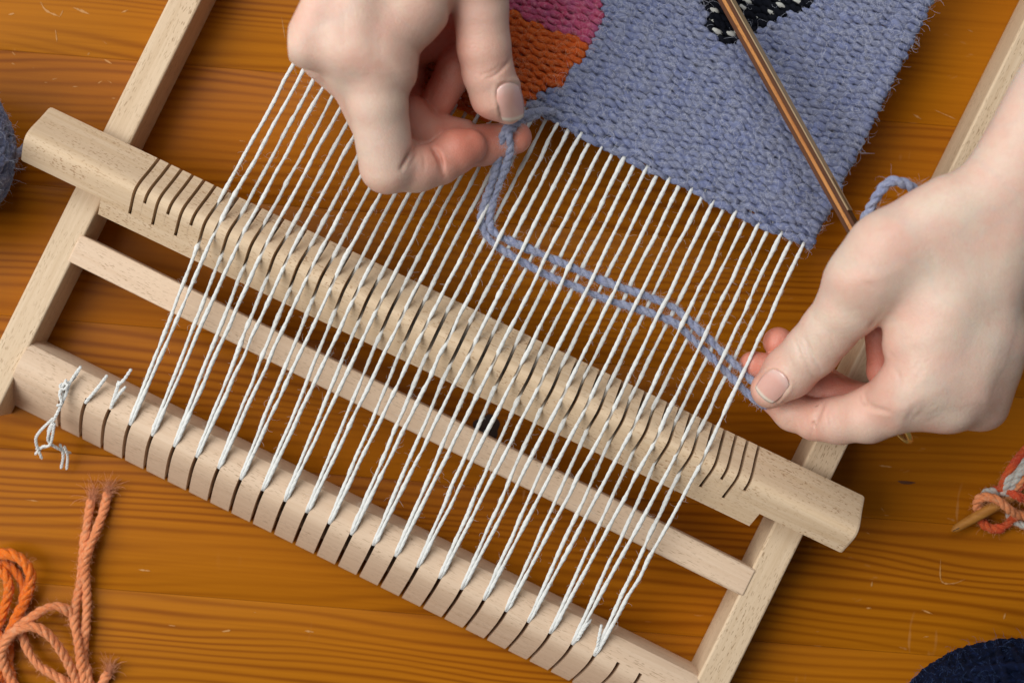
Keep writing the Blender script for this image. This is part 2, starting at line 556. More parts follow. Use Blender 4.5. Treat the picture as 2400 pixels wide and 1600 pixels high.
def knot(px, py, ra, rb, mt='knot'):
    x, y = to_table(px, py)
    par = [o for (y0, o) in planks if y0 <= y < y0 + PWID][0]
    mb = MB()
    n = 20
    V = [(0, 0, .16)]
    for ring, (k, z) in enumerate(((.6, .15), (1.0, .02))):
        for j in range(n):
            a = 2 * math.pi * j / n
            rr = k * (1 + .12 * math.sin(3 * a + px) + .08 * math.sin(5 * a))
            V.append((ra * rr * math.cos(a), rb * rr * math.sin(a), z))
    F = [(0, 1 + j, 1 + (j + 1) % n) for j in range(n)] + [(1 + j, 1 + n + j, 1 + n + (j + 1) % n, 1 + (j + 1) % n) for j in range(n)]
    mb.poly(V, F)
    o = mb.build('wood_knot', M[mt], par)
    o.location = (x * MM - par.location[0], y * MM - par.location[1], -par.location[2])
    o.location[2] += .0001


mb = MB()
SCR = [([(95, 5), (108, 25), (140, 40)], 1.0), ([(172, 18), (210, 34)], .9), ([(148, 25), (140, 40)], .6), ([(20, 35), (34, 32)], .8), ([(130, 70), (134, 100)], .5), ([(28, 122), (36, 130)], .9), ([(245, 140), (262, 150)], .7), ([(285, 30), (300, 24)], .7), ([(205, 130), (210, 124)], .6), ([(2204, 1308), (2206, 1360), (2235, 1366), (2262, 1356)], .55), ([(2160, 1428), (2186, 1438)], .6), ([(2352, 1450), (2356, 1436)], .9), ([(2044, 1362), (2042, 1374)], .7), ([(2030, 1424), (2042, 1424)], .7), ([(325, 1334), (352, 1337)], .8), ([(520, 1479), (540, 1476)], .9), ([(715, 1477), (735, 1480)], .9), ([(395, 1464), (412, 1466)], .5), ([(595, 1434), (600, 1434)], .7), ([(2268, 70), (2280, 76)], .6), ([(2140, 268), (2160, 280)], .7), ([(2190, 258), (2240, 280)], .4), ([(2060, 1090), (2090, 1094)], .8), ([(410, 575), (425, 578)], .4), ([(560, 330), (575, 332)], .4), ([(660, 40), (668, 90)], .4), ([(1450, 560), (1462, 566)], .5), ([(60, 1170), (90, 1174)], .4), ([(1480, 1560), (1500, 1556)], .5)]
for i_ in range(30):
    x_, y_ = (RND.uniform(0, 330), RND.uniform(0, 330)) if i_ < 18 else (RND.uniform(1900, 2400), RND.uniform(1100, 1500))
    a_ = RND.gauss(0, .6)
    l_ = RND.uniform(3, 14)
    SCR.append(([(x_, y_), (x_ + l_ * math.cos(a_), y_ + l_ * math.sin(a_))], RND.uniform(.15, .4)))
ZS = .11
for pts_, w_ in SCR:
    P_ = resample([(*to_table(*p), ZS) for p in pts_], .6)
    T_, N_, _b = frames(P_)
    ww = w_ * .38 * np.sin(np.linspace(.15, math.pi - .15, len(P_))) * (1 + .5 * NPR.normal(size=len(P_)).clip(-1, 1))
    V_ = np.stack([P_ - N_ * ww[:, None], P_ + N_ * ww[:, None]], 1).reshape(-1, 3)
    V_[:, 2] = ZS
    i0 = np.arange(len(P_) - 1) * 2
    mb.add(V_, np.stack([i0, i0 + 2, i0 + 3, i0 + 1], 1))
tag(mb.build('varnish_scratch', M['scratch'], table, smooth=False), kind='stuff')
knot(1142, 1000, 5.0, 4.6)
knot(2124, 1130, 3.2, .65, 'branch')

# ------------------------------------------------------------------ loom frame
loom = thing('loom', 'beech tabletop weaving loom with slotted front beam lying on the table', 'loom', (0, 0, 0), -TH)


def prism(mb, prof, u0, u1, cap0=True, cap1=True):
    """closed profile [(v, z)] swept along u; local coordinates of the loom (x = u, y = -v)"""
    n = len(prof)
    V = [(u, -v, z) for u in (u0, u1) for (v, z) in prof]
    F = [(j, n + j, n + (j + 1) % n, (j + 1) % n) for j in range(n)]
    if cap0: F.append(tuple(range(n)))
    if cap1: F.append(tuple(range(n, 2 * n))[::-1])
    mb.poly(V, F)


def box(mb, u0, u1, v0, v1, z0, z1):
    prism(mb, [(v0, z0), (v0, z1), (v1, z1), (v1, z0)], u0, u1)


RZ = 22.0
ul = (UVL(388, 0, RZ)[0] + UVL(4, 797, RZ)[0]) / 2
ur_in = (UVL(2290, 208, 0)[0] + UVL(1690, 1398, 0)[0]) / 2
ur = UVL(1779, 1426, RZ)[0]
RW = 11.0
v_end_l = UVL(0, 985, RZ)[1]
V_TOP = UVL(1300, -600, RZ)[1] - 75
for (a, b, vend) in ((ul, ul + RW, v_end_l), (ur_in, ur_in + RW + .6, v_end_l)):
    mb = MB()
    box(mb, a, b, V_TOP, vend, 0.02, RZ)
    bevel(mb.build('side_rail', M['beech_y'], loom, smooth=True, angle=30), .9, 3)
LI, RI = ul + RW, ur_in        # inner faces of the rails
# crossbar
va = (UVL(204, 556, 21)[1] + UVL(1745, 1321, 21)[1]) / 2
vb = (UVL(168, 619, 21)[1] + UVL(1724, 1385, 21)[1]) / 2
mb = MB()
box(mb, LI - 1.6, RI + 1.6, va, vb, 8, RZ + .5)
bevel(mb.build('crossbar', M['beech_x'], loom, smooth=True, angle=30), .8, 3)

# front beam with saw-cut slots
fv = (UVL(102, 813, 23)[1] + UVL(1612, 1566, 23)[1]) / 2
slot0 = UVL(309, 985, 24)
PITCH = 57.9 * S0 * (H - 24) / H
k = .1555
full = [(0, 1), (0, 17), (1.2, 21), (4, 23.2), (8, 24)] + [(fv_, z_) for fv_, z_ in ((60 * k, 24.2), (72 * k, 24.0), (84 * k, 23.2), (96 * k, 21.6), (110 * k, 19), (130 * k, 14.2), (150 * k, 8.8), (168 * k, 3.2), (174 * k, 1.0))]
full = [(fv + a, b) for a, b in full]
sv = slot0[1]
cut = [(fv, 1), (fv, 17), (fv + 1.2, 21), (fv + 4, 23.2), (fv + 8, 24), (sv, 24.2), (sv, 7.0), (fv + 128 * k, 5.0), (fv + 128 * k, 1.0)]
mb = MB()
SLW = 1.4
ucur = LI - .5
for kk in range(-3, 24):
    uc = slot0[0] + kk * PITCH
    prism(mb, full, ucur, uc - SLW / 2)
    prism(mb, cut, uc - SLW / 2, uc + SLW / 2, False, False)
    ucur = uc + SLW / 2
prism(mb, full, ucur, RI + .5)
mb.build('front_beam', M['beech_x'], loom, smooth=True, angle=28)
# far beam, beyond the frame
mb = MB()
far = [(V_TOP + 4 + (fv + 174 * k - a), b) for a, b in full][::-1]
prism(mb, far, LI - .5, RI + .5)
mb.build('back_beam', M['beech_x'], loom, smooth=True, angle=28)

# ------------------------------------------------------------------ heddle bar
HA = math.radians(25.55)
ho = W(117, 250, 27)
heddle = thing('heddle_bar', 'loose flecked beech bar with long and short slots lying across both loom rails', 'heddle bar', (ho[0] * MM, ho[1] * MM, 0), -HA)
hk = .1545
HLEN = 2118 * .1552


def hz_raw(v):
    return float(np.interp(v, [0, 34, 60, 74, 84, 94, 104, 146, 184], [27.0, 32.2, 36.9, 39.0, 39.8, 39.7, 38.5, 31.4, 24.6]))


def hz(v):
    # worn, rounded crest
    if v <= 40 or v >= 130: return hz_raw(v)
    return float(np.mean([hz_raw(v + d_) for d_ in np.linspace(-14, 14, 15)]))


crest = [0, 34, 50, 58, 64, 69, 74, 79, 84, 89, 94, 99, 104, 109, 116, 126]
deep = [(1.5, 16.5), (0, 18)] + [(v * hk, hz(v)) for v in crest] + [(146 * hk, hz(146)), (180 * hk, hz(180)), (179 * hk, 19.5), (170 * hk, 16.5)]
shal = [(1.5, RZ + .3), (0, RZ + 1.5)] + [(v * hk, hz(v)) for v in crest] + [(143 * hk, hz(143)), (143 * hk, RZ + 2), (139 * hk, RZ + .3)]


def cutp(vend):
    z = hz(vend) - .1
    vstart = float(np.interp(z, [27.0, 32.2, 36.4, 38.4], [0, 34, 60, 74]))
    return [(1.5, 16.5), (0, 16.9), (vend * hk - 1.2, 17.0), (vend * hk - .2, z - 5), (vend * hk, z)] + ([(146.5 * hk, hz(146.5))] if vend < 140 else []) + [(180 * hk, hz(180)), (179 * hk, 19.5), (170 * hk, 16.5)]


HU0 = 43.9
HP = 29.42 * .1552
mb = MB()


def loft(mb, pa, ua, pb, ub, cap_a=False, cap_b=False):
    n = len(pa)
    V = [(ua, -v, z) for (v, z) in pa] + [(ub, -v, z) for (v, z) in pb]
    F = [(j, n + j, n + (j + 1) % n, (j + 1) % n) for j in range(n)]
    if cap_a: F.append(tuple(range(n)))
    if cap_b: F.append(tuple(range(n, 2 * n))[::-1])
    mb.poly(V, F)


def shrink(prof, d):
    P_ = np.array(prof)
    c_ = (P_.min(0) + P_.max(0)) / 2
    h_ = (P_.max(0) - P_.min(0)) / 2
    return [tuple(c_ + (p - c_) * (1 - d / h_)) for p in P_]


loft(mb, shrink(shal, .9), 0, shrink(shal, .25), .35, True)
loft(mb, shrink(shal, .25), .35, shal, 1.1)
prism(mb, shal, 1.1, 32.3, False)
ucur = 32.3
SW = 1.22
for j in range(54):
    uc = HU0 + j * HP
    prism(mb, deep, ucur, uc - SW / 2)
    prism(mb, cutp(146 if j % 2 == 0 else 109), uc - SW / 2, uc + SW / 2, False, False)
    ucur = uc + SW / 2
prism(mb, deep, ucur, 295.6)
prism(mb, shal, 295.6, HLEN - 1.1, True, False)
loft(mb, shal, HLEN - 1.1, shrink(shal, .25), HLEN - .35)
loft(mb, shrink(shal, .25), HLEN - .35, shrink(shal, .9), HLEN, False, True)
mb.build('bar_body', M['beech_h'], heddle, smooth=True, angle=28)


def heddle_pt(u, vpx, z):
    lx, ly = u, -vpx * hk
    return np.array([ho[0] + lx * math.cos(HA) + ly * math.sin(HA), ho[1] - lx * math.sin(HA) + ly * math.cos(HA), z])


# ------------------------------------------------------------------ tapestry with its warp
tap = thing('tapestry', 'half finished lavender tapestry with orange, raspberry and black patches on white warp', 'tapestry')
ZF = 26.0
fell = UVL(1886, 582, ZF)
WP = 29.1 * S0 * (H - ZF) / H
fuzzw = MB()
for i in range(44):
    kk = i // 2
    low = i % 2 == 0
    sb = fromUV(slot0[0] + kk * PITCH + (-.38 if low else .38), sv - 1.2, 24.9)
    sb_in = fromUV(slot0[0] + kk * PITCH + (-.2 if low else .2), sv + 1.2, 23.6)
    sb_dn = fromUV(slot0[0] + kk * PITCH, sv + 1.6, 18.0)
    uh = HU0 + (6 + i) * HP
    vend = 146 if low else 109
    zf = hz(vend) + .5
    h_out = heddle_pt(uh, vend + 4, zf)
    h_mid = heddle_pt(uh, 88, zf - (2.4 if low else .5))
    h_in = heddle_pt(uh, 28 if low else 60, zf - .2)
    uf = fell[0] - (43 - i) * WP - 1.2
    pf = fromUV(uf, fell[1], ZF + (.3 if low else .6))
    pf2 = fromUV(uf + .1, fell[1] - 5, ZF - .55)
    pt = fromUV(uf + 2.0, V_TOP + 6, ZF - .55)
    segs = [sb_dn, sb_in, sb]
    P = [sb_dn, sb_in]
    for a, b in ((sb, h_out), (h_out, h_mid), (h_mid, h_in), (h_in, pf), (pf, pf2), (pf2, pt)):
        d = np.linalg.norm(b - a)
        n = max(2, int(d / .62))
        t = np.linspace(0, 1, n, endpoint=False)[:, None]
        P += list(a * (1 - t) + b * t)
    P = np.array(P + [pt])
    # limp cotton is never quite straight
    Ls = np.linspace(0, 1, len(P))
    for axk, amp in ((0, .15), (1, .08), (2, .06)):
        kn = NPR.normal(size=46) * amp
        kn[:3] = 0
        P[:, axk] += np.interp(Ls, np.linspace(0, 1, 46), kn)
    mb = MB()
    yarn(mb, P, .70, RND.uniform(4.6, 6.4), 2, 6, vary=.14, tight=.14)
    if RND.random() < .16:          # slubs
        j = RND.randrange(40, 200)
        Pj = P[j:j + 9]
        tube(mb, Pj, np.array([.5, .7, .85, .95, 1.0, .95, .85, .7, .5]), 7)
    mb.build('warp_thread', M['cotton'], tap)
    nvis = int(len(P) * .72)
    fuzz_path(fuzzw, P[6:nvis], .6, .75, (.8, 3.4), .034)
tag(fuzzw.build('cotton_fuzz', M['fuzz_white'], tap), kind='stuff')


def inside(poly, x, y):
    c = False
    n = len(poly)
    j = n - 1
    for i in range(n):
        xi, yi = poly[i]
        xj, yj = poly[j]
        if (yi > y) != (yj > y) and x < (xj - xi) * (y - yi) / (yj - yi) + xi:
            c = not c
        j = i
    return c


BLACK = [(1655, -200), (1650, 0), (1656, 38), (1668, 82), (1692, 110), (1733, 96), (1763, 75), (1811, 51), (1845, 37), (1896, 20), (1915, -20), (1990, -200)]
PINK = [(560, -260), (1395, -300), (1402, 0), (1414, 40), (1386, 114), (1190, 30), (560, -240)]
ORANGE = [(560, -245), (1190, 20), (1386, 100), (1370, 150), (1340, 166), (1313, 206), (1266, 222), (1236, 243), (1226, 262), (1140, 292), (1050, 292), (560, 70)]


def px_of(p):
    k_ = (H - p[2]) / H
    return ((p[0] - XN) / k_ + XN) / S0 + 1200, 800 - p[1] / k_ / S0


def region(px, py):
    if inside(BLACK, px, py): return 'black'
    if inside(PINK, px, py): return 'pink'
    if inside(ORANGE, px, py): return 'orange_weft'
    return 'blue'


sp = S0 * (H - ZF) / H
RP = 8.5 * sp
vrows = []
v = fell[1] + 62 * sp
while v > V_TOP + 30:
    vrows.append(v)
    d = (fell[1] - v) / sp
    v -= RP * (1.36 if -2 < d < 30 else 1.0)
    if px_of(fromUV(fell[0], v, ZF))[1] < -70: break
uwarp = [fell[0] - (43 - i) * WP - 1.2 for i in range(44)]
fuzz_pts = {'blue': [], 'pink': [], 'orange_weft': [], 'black': []}
SUB = 8
for r, vr in enumerate(vrows):
    # colour of this pass at every warp
    cols = []
    half = np.arange(-.25, 43.5, .5)          # colour is decided every half warp
    jit = RND.uniform(-.5, .5)
    for hs in half:
        uh_ = np.interp(hs, np.arange(44), uwarp) + jit
        px, py = px_of(fromUV(uh_, vr, ZF))
        if vr > fell[1] + 1 * sp:
            cols.append('orange_weft' if inside(ORANGE, px, py) and px < 1150 else None)
        else:
            cols.append(region(px, py))
    i = 0
    while i < len(half):
        j = i
        while j + 1 < len(half) and cols[j + 1] == cols[i]: j += 1
        if cols[i] and (j - i >= 1):
            c = cols[i]
            s0_, s1_ = half[i] - .25, half[j] + .25
            n = int(round((s1_ - s0_) * SUB)) + 1
            s = np.linspace(s0_, s1_, n)
            uu = np.interp(s, np.arange(44), uwarp)
            uu = uu + (s < 0) * (s) * WP + (s > 43) * (s - 43) * WP
            if j == len(half) - 1: uu[-4:] += np.array([.15, .35, .6, .8]) * RND.uniform(.2, 1.8)
            ph = (-1.0) ** r
            wave = np.cos(math.pi * s) * ph
            wave = np.tanh(2.0 * (wave + .22))
            z = ZF + .55 + 1.05 * wave + np.interp(s, np.arange(46) - 1, NPR.normal(size=46) * .14)
            vv = vr + np.interp(s, np.arange(46) - 1, NPR.normal(size=46) * .19) + .5 * np.sin(s * .21 + 1.3) + .35 * np.sin(s * .53)
            if abs(vr - fell[1]) < 4 * RP: vv = vv + np.interp(s, np.arange(46) - 1, NPR.normal(size=46) * .25)
            z[:2] -= [.9, .3]
            z[-2:] -= [.3, .9]
            P = np.array([fromUV(a, b, c_) for a, b, c_ in zip(uu, vv, z)])
            mb = MB()
            if c == 'black':
                # marled black and cream yarn
                yarn(mb, P, 1.34, 6.0, 2, 6, vary=.12, tight=.30)
                ob = mb.build('weft_row', M['black'], tap)
                q = i
                while q < j:
                    if RND.random() < (.55 if math.sin(r * 1.9 + q * .3) > .1 else .10):
                        ln_ = RND.randint(5, 15)
                        a = (q - i) * SUB // 2
                        Pc = P[max(0, a - 2):a + ln_].copy()
                        if len(Pc) > 4:
                            Pc[:, 2] += .62
                            mc = MB()
                            tube(mc, Pc, RND.uniform(.65, 1.0) * np.sin(np.linspace(.25, math.pi - .25, len(Pc))), 6)
                            mc.build('cream_ply', M['cream'], ob)
                        q += 3
                    q += 1
            else:
                yarn(mb, P, 1.36, 8.0, 2, 7, vary=.13, tight=.26)
                mb.build('weft_row', M[c], tap)
            top = wave > .3
            fuzz_pts[c].append(P[top] + np.array([0, 0, 1.35]))
        i = j + 1
for c, lst in fuzz_pts.items():
    if not lst: continue
    A = np.vstack(lst)
    # only what the frame shows
    keep = np.array([-80 < px_of(p)[1] and px_of(p)[0] > 900 for p in A])
    A = A[keep]
    m = int(len(A) * (.75 if c != 'black' else .06))
    idx = NPR.randint(0, len(A), m)
    mb = MB()
    nr = np.tile([0, 0, .55], (m, 1)) + NPR.normal(size=(m, 3)) * .35
    hairs(mb, A[idx], nr, (2.5, 8.0), .036, 1.8)
    tag(mb.build('wool_fuzz', M[{'blue': 'fuzz_blue', 'black': 'fuzz_blue', 'pink': 'fuzz_pink'}.get(c, 'fuzz_warm')], tap), kind='stuff')
# fibres along the right selvedge
mb = MB()
B0 = [fromUV(fell[0] + .6, vv, ZF + RND.uniform(-.5, .8)) for vv in NPR.uniform(vrows[-1], fell[1], 330)]
d = fromUV(1, 0, 0)
hairs(mb, B0, np.tile(d, (len(B0), 1)), (1.0, 5), .03, 1.2)
tag(mb.build('selvedge_fuzz', M['fuzz_blue'], tap), kind='stuff')

# loose warp ends on the front beam
def px_path(pts, step=.6):
    return resample([W(*p) for p in pts], step)


mb = MB()
for pts in ([(190, 857, 27), (172, 888, 26), (150, 905, 26.5), (146, 940, 26.5), (130, 975, 25)],
            [(186, 862, 26.5), (165, 895, 27), (152, 930, 27), (138, 960, 26.5), (125, 985, 24)],
            [(150, 895, 28), (158, 903, 29), (150, 912, 29), (140, 906, 28.5), (146, 897, 27.5)],
            [(156, 888, 28), (140, 920, 28.2), (144, 945, 28), (132, 950, 28)],
            [(126, 978, 24), (92, 1012, 17), (84, 1035, 13), (98, 1075, 8)],
            [(126, 985, 23), (113, 1010, 18), (118, 1040, 13), (84, 1052, 8)],
            [(124, 990, 23), (112, 1030, 16), (135, 1050, 12), (166, 1062, 6)],
            [(128, 990, 23), (118, 1040, 16), (100, 1046, 12), (82, 1064, 6)],
            [(140, 1040, 12), (148, 1065, 8), (143, 1098, 4)], [(150, 1045, 12), (158, 1068, 8), (156, 1100, 4)]):
    yarn(mb, px_path(pts), .58, 3.0, 2, 5)
o = mb.build('tied_end', M['cotton'], tap)
o['label'] = 'knotted white warp end with frayed tails'
for group_ in ([[(252, 878, 25.5), (232, 905, 26.5), (204, 938, 25), (200, 944, 20)], [(248, 884, 26), (225, 915, 25.5), (206, 936, 25)]],
               [[(308, 864, 27), (290, 890, 27), (276, 905, 26.5), (262, 950, 25), (257, 958, 20)], [(295, 905, 26), (280, 922, 26), (262, 948, 25.5)], [(278, 892, 26), (272, 920, 26.2), (260, 950, 25)]],
               [[(1386, 1450, 25), (1370, 1470, 26.5), (1352, 1500, 25)], [(1410, 1462, 25), (1404, 1490, 26), (1399, 1520, 25)]]):
    mb = MB()
    for pts in group_:
        yarn(mb, px_path(pts), .68, 3.2, 2, 5)
    mb.build('loose_end', M['cotton'], tap)

# ------------------------------------------------------------------ the working yarn
wy = thing('working_yarn', 'doubled lavender yarn held between both hands and threaded through the white warp', 'yarn')
strands = [
    [(1262, 268, 33), (1228, 282, 38), (1203, 297, 43.5), (1192, 312, 45.5), (1196, 345, 43), (1186, 388, 38), (1170, 432, 34), (1153, 482, 31.5), (1147, 520, 30.6), (1162, 548, 30.6), (1208, 570, 30.6), (1310, 613, 30.6), (1412, 658, 30.6), (1514, 693, 30.6), (1582, 722, 30.6), (1600, 738, 30.6), (1668, 801, 30.8), (1736, 866, 31.5), (1775, 905, 32.5), (1800, 925, 33)],
    [(1300, 262, 29), (1255, 262, 35), (1222, 275, 40), (1196, 292, 44), (1180, 315, 45), (1172, 350, 42), (1163, 392, 37.5), (1150, 436, 34), (1133, 485, 31.5), (1128, 520, 30.6), (1146, 560, 30.6), (1191, 594, 30.6), (1276, 642, 30.6), (1344, 670, 30.6), (1429, 704, 30.6), (1514, 730, 30.6), (1582, 757, 30.6), (1610, 782, 30.6), (1668, 838, 30.8), (1736, 906, 31.2), (1770, 938, 32), (1800, 955, 32.5)],
]
fz = MB()
for pts in strands:
    mb = MB()
    P = px_path(pts, .5)
    yarn(mb, P, 1.42, 7.0, 2, 10, True, vary=.14, tight=.32)
    mb.build('strand', M['blue_yarn'], wy)
    fuzz_path(fz, P, 1.35, 18, (.6, 3.2), .028)
# tail hooked behind the wrist
z2 = lambda x, y, z: (1700 + x / 2.148, 350 + y / 2.148, z)
mb = MB()
P = px_path([z2(690, 470, 50), z2(672, 420, 52), z2(718, 320, 56), z2(770, 225, 60), z2(825, 165, 62), z2(880, 165, 62), z2(945, 198, 60), z2(1000, 260, 55)], .5)
yarn(mb, P, 1.8, 8, 2, 9, True)
mb.build('yarn_tail', M['blue_yarn'], wy)
fuzz_path(fz, P, 1.7, 4, (1.2, 6), .03)
tag(fz.build('yarn_fuzz', M['fuzz_blue'], wy), kind='stuff')

# ------------------------------------------------------------------ weaving needle (plywood stick)
n0, n1 = W(1640, -100, 38), W(2030, 600, 56)
ax = n1 - n0
nlen = np.linalg.norm(ax)
stick = bpy.data.objects.new('weaving_needle', None)
COL.objects.link(stick)
tag(stick, 'long flat wooden needle of layered stained plywood lying over the tapestry', 'needle')
xa = Vector(ax / nlen)
za = Vector((0, 0, 1))
za = (za - xa * za.dot(xa)).normalized()
ya = za.cross(xa)
tilt = math.radians(-23)
za2 = (za * math.cos(tilt) + ya * math.sin(tilt))
ya2 = za2.cross(xa)
from mathutils import Matrix
stick.matrix_world = Matrix(((xa[0], ya2[0], za2[0], n0[0] * MM), (xa[1], ya2[1], za2[1], n0[1] * MM), (xa[2], ya2[2], za2[2], n0[2] * MM), (0, 0, 0, 1)))


def lbox(name, x0, x1, y0, y1, z0, z1, mat, bw=.25):
    mb = MB()
    V = [(x, y, z) for x in (x0, x1) for y in (y0, y1) for z in (z0, z1)]
    F = [(0, 1, 3, 2), (4, 6, 7, 5), (0, 4, 5, 1), (2, 3, 7, 6), (0, 2, 6, 4), (1, 5, 7, 3)]
    mb.poly(V, F)
    o = mb.build(name, mat, stick, smooth=True, angle=30)
    bevel(o, bw, 2)
    return o


TK = 3.9
ys = [TK / 2, TK / 2 - 1.35, -TK / 2 + 1.35, -TK / 2]
for (a, b, mt, zt) in ((ys[1], ys[0], 'ply_dark', 0), (ys[2], ys[1], 'ply_core', .04), (ys[3], ys[2], 'ply_dark', 0)):
    mb = MB()
    lbox('ply_layer', 0, nlen, b - .0, a + .0, -9, zt, M[mt], .12)
o = lbox('painted_glare', 0, nlen - 17, TK / 2 + .02, TK / 2 + .35, -8.9, -.15, M['ply_glare'], .08)  # pale strip, paints the reflection on this side
o = lbox('needle_eye', nlen - 30, nlen - 17.2, TK / 2 + .36, TK / 2 + .42, -5.4, -3.6, M['knot'], .02)

# ------------------------------------------------------------------ hands
def seg_d(X, Y, Z, a, b, ra, rb):
    a, b = np.asarray(a, np.float32), np.asarray(b, np.float32)
    d = b - a
    t = ((X - a[0]) * d[0] + (Y - a[1]) * d[1] + (Z - a[2]) * d[2]) / float((d * d).sum() + 1e-9)
    np.clip(t, 0, 1, out=t)
    q = np.sqrt((X - a[0] - t * d[0]) ** 2 + (Y - a[1] - t * d[1]) ** 2 + (Z - a[2] - t * d[2]) ** 2)
    return q - (ra + (rb - ra) * t)


def smin(a, b, k):
    h = np.clip(.5 + .5 * (b - a) / k, 0, 1)
    return b * (1 - h) + a * h - k * h * (1 - h)


def poly_d(X, Y, P):
    """signed distance to a polygon, 2D grid"""
    d = np.full(X.shape, 1e9, np.float32)
    ins = np.zeros(X.shape, bool)
    n = len(P)
    for i in range(n):
        a, b = P[i], P[(i + 1) % n]
        ex, ey = b[0] - a[0], b[1] - a[1]
        wx, wy_ = X - a[0], Y - a[1]
        t = np.clip((wx * ex + wy_ * ey) / (ex * ex + ey * ey + 1e-9), 0, 1)
        d = np.minimum(d, (wx - ex * t) ** 2 + (wy_ - ey * t) ** 2)
        c = ((a[1] > Y) != (b[1] > Y)) & (X < (b[0] - a[0]) * (Y - a[1]) / (b[1] - a[1] + 1e-12) + a[0])
        ins ^= c
    d = np.sqrt(d)
    return np.where(ins, -d, d)


def surface_nets(Fv, org, h):
    nx, ny, nz = Fv.shape
    ins = Fv < 0
    c = np.zeros((nx - 1, ny - 1, nz - 1), np.int8)
    for i in (0, 1):
        for j in (0, 1):
            for k in (0, 1):
                c += ins[i:nx - 1 + i, j:ny - 1 + j, k:nz - 1 + k]
    act = np.argwhere((c > 0) & (c < 8))
    vid = np.full((nx - 1, ny - 1, nz - 1), -1, np.int32)
    vid[act[:, 0], act[:, 1], act[:, 2]] = np.arange(len(act))
    acc = np.zeros((len(act), 3))
    cnt = np.zeros(len(act))
    cor = [(i, j, k) for i in (0, 1) for j in (0, 1) for k in (0, 1)]
    for a in cor:
        for ax_ in range(3):
            if a[ax_]: continue
            b = list(a)
            b[ax_] = 1
            fa = Fv[act[:, 0] + a[0], act[:, 1] + a[1], act[:, 2] + a[2]]
            fb = Fv[act[:, 0] + b[0], act[:, 1] + b[1], act[:, 2] + b[2]]
            x = (fa < 0) != (fb < 0)
            t = np.where(x, fa / (fa - fb + 1e-12), 0)
            p = np.tile(np.array(a, float), (len(act), 1))
            p[:, ax_] += t
            acc[x] += p[x]
            cnt[x] += 1
    V = (act + acc / cnt[:, None]) * h + org
    Q = []
    for ax_ in range(3):
        o1, o2 = [(1, 2), (2, 0), (0, 1)][ax_]
        sl_a = [slice(None)] * 3
        sl_b = [slice(None)] * 3
        sl_a[ax_] = slice(0, -1)
        sl_b[ax_] = slice(1, None)
        A, B = ins[tuple(sl_a)], ins[tuple(sl_b)]
        e = np.argwhere(A != B)
        e = e[(e[:, o1] > 0) & (e[:, o2] > 0) & (e[:, o1] < Fv.shape[o1] - 1) & (e[:, o2] < Fv.shape[o2] - 1)]

        def at(d1, d2):
            q = e.copy()
            q[:, o1] += d1
            q[:, o2] += d2
            return vid[q[:, 0], q[:, 1], q[:, 2]]
        quad = np.stack([at(-1, -1), at(0, -1), at(0, 0), at(-1, 0)], 1)
        flip = ~A[e[:, 0], e[:, 1], e[:, 2]]
        quad[flip] = quad[flip][:, ::-1]
        Q.append(quad)
    Q = np.concatenate(Q)
    return V, Q[(Q >= 0).all(1)]


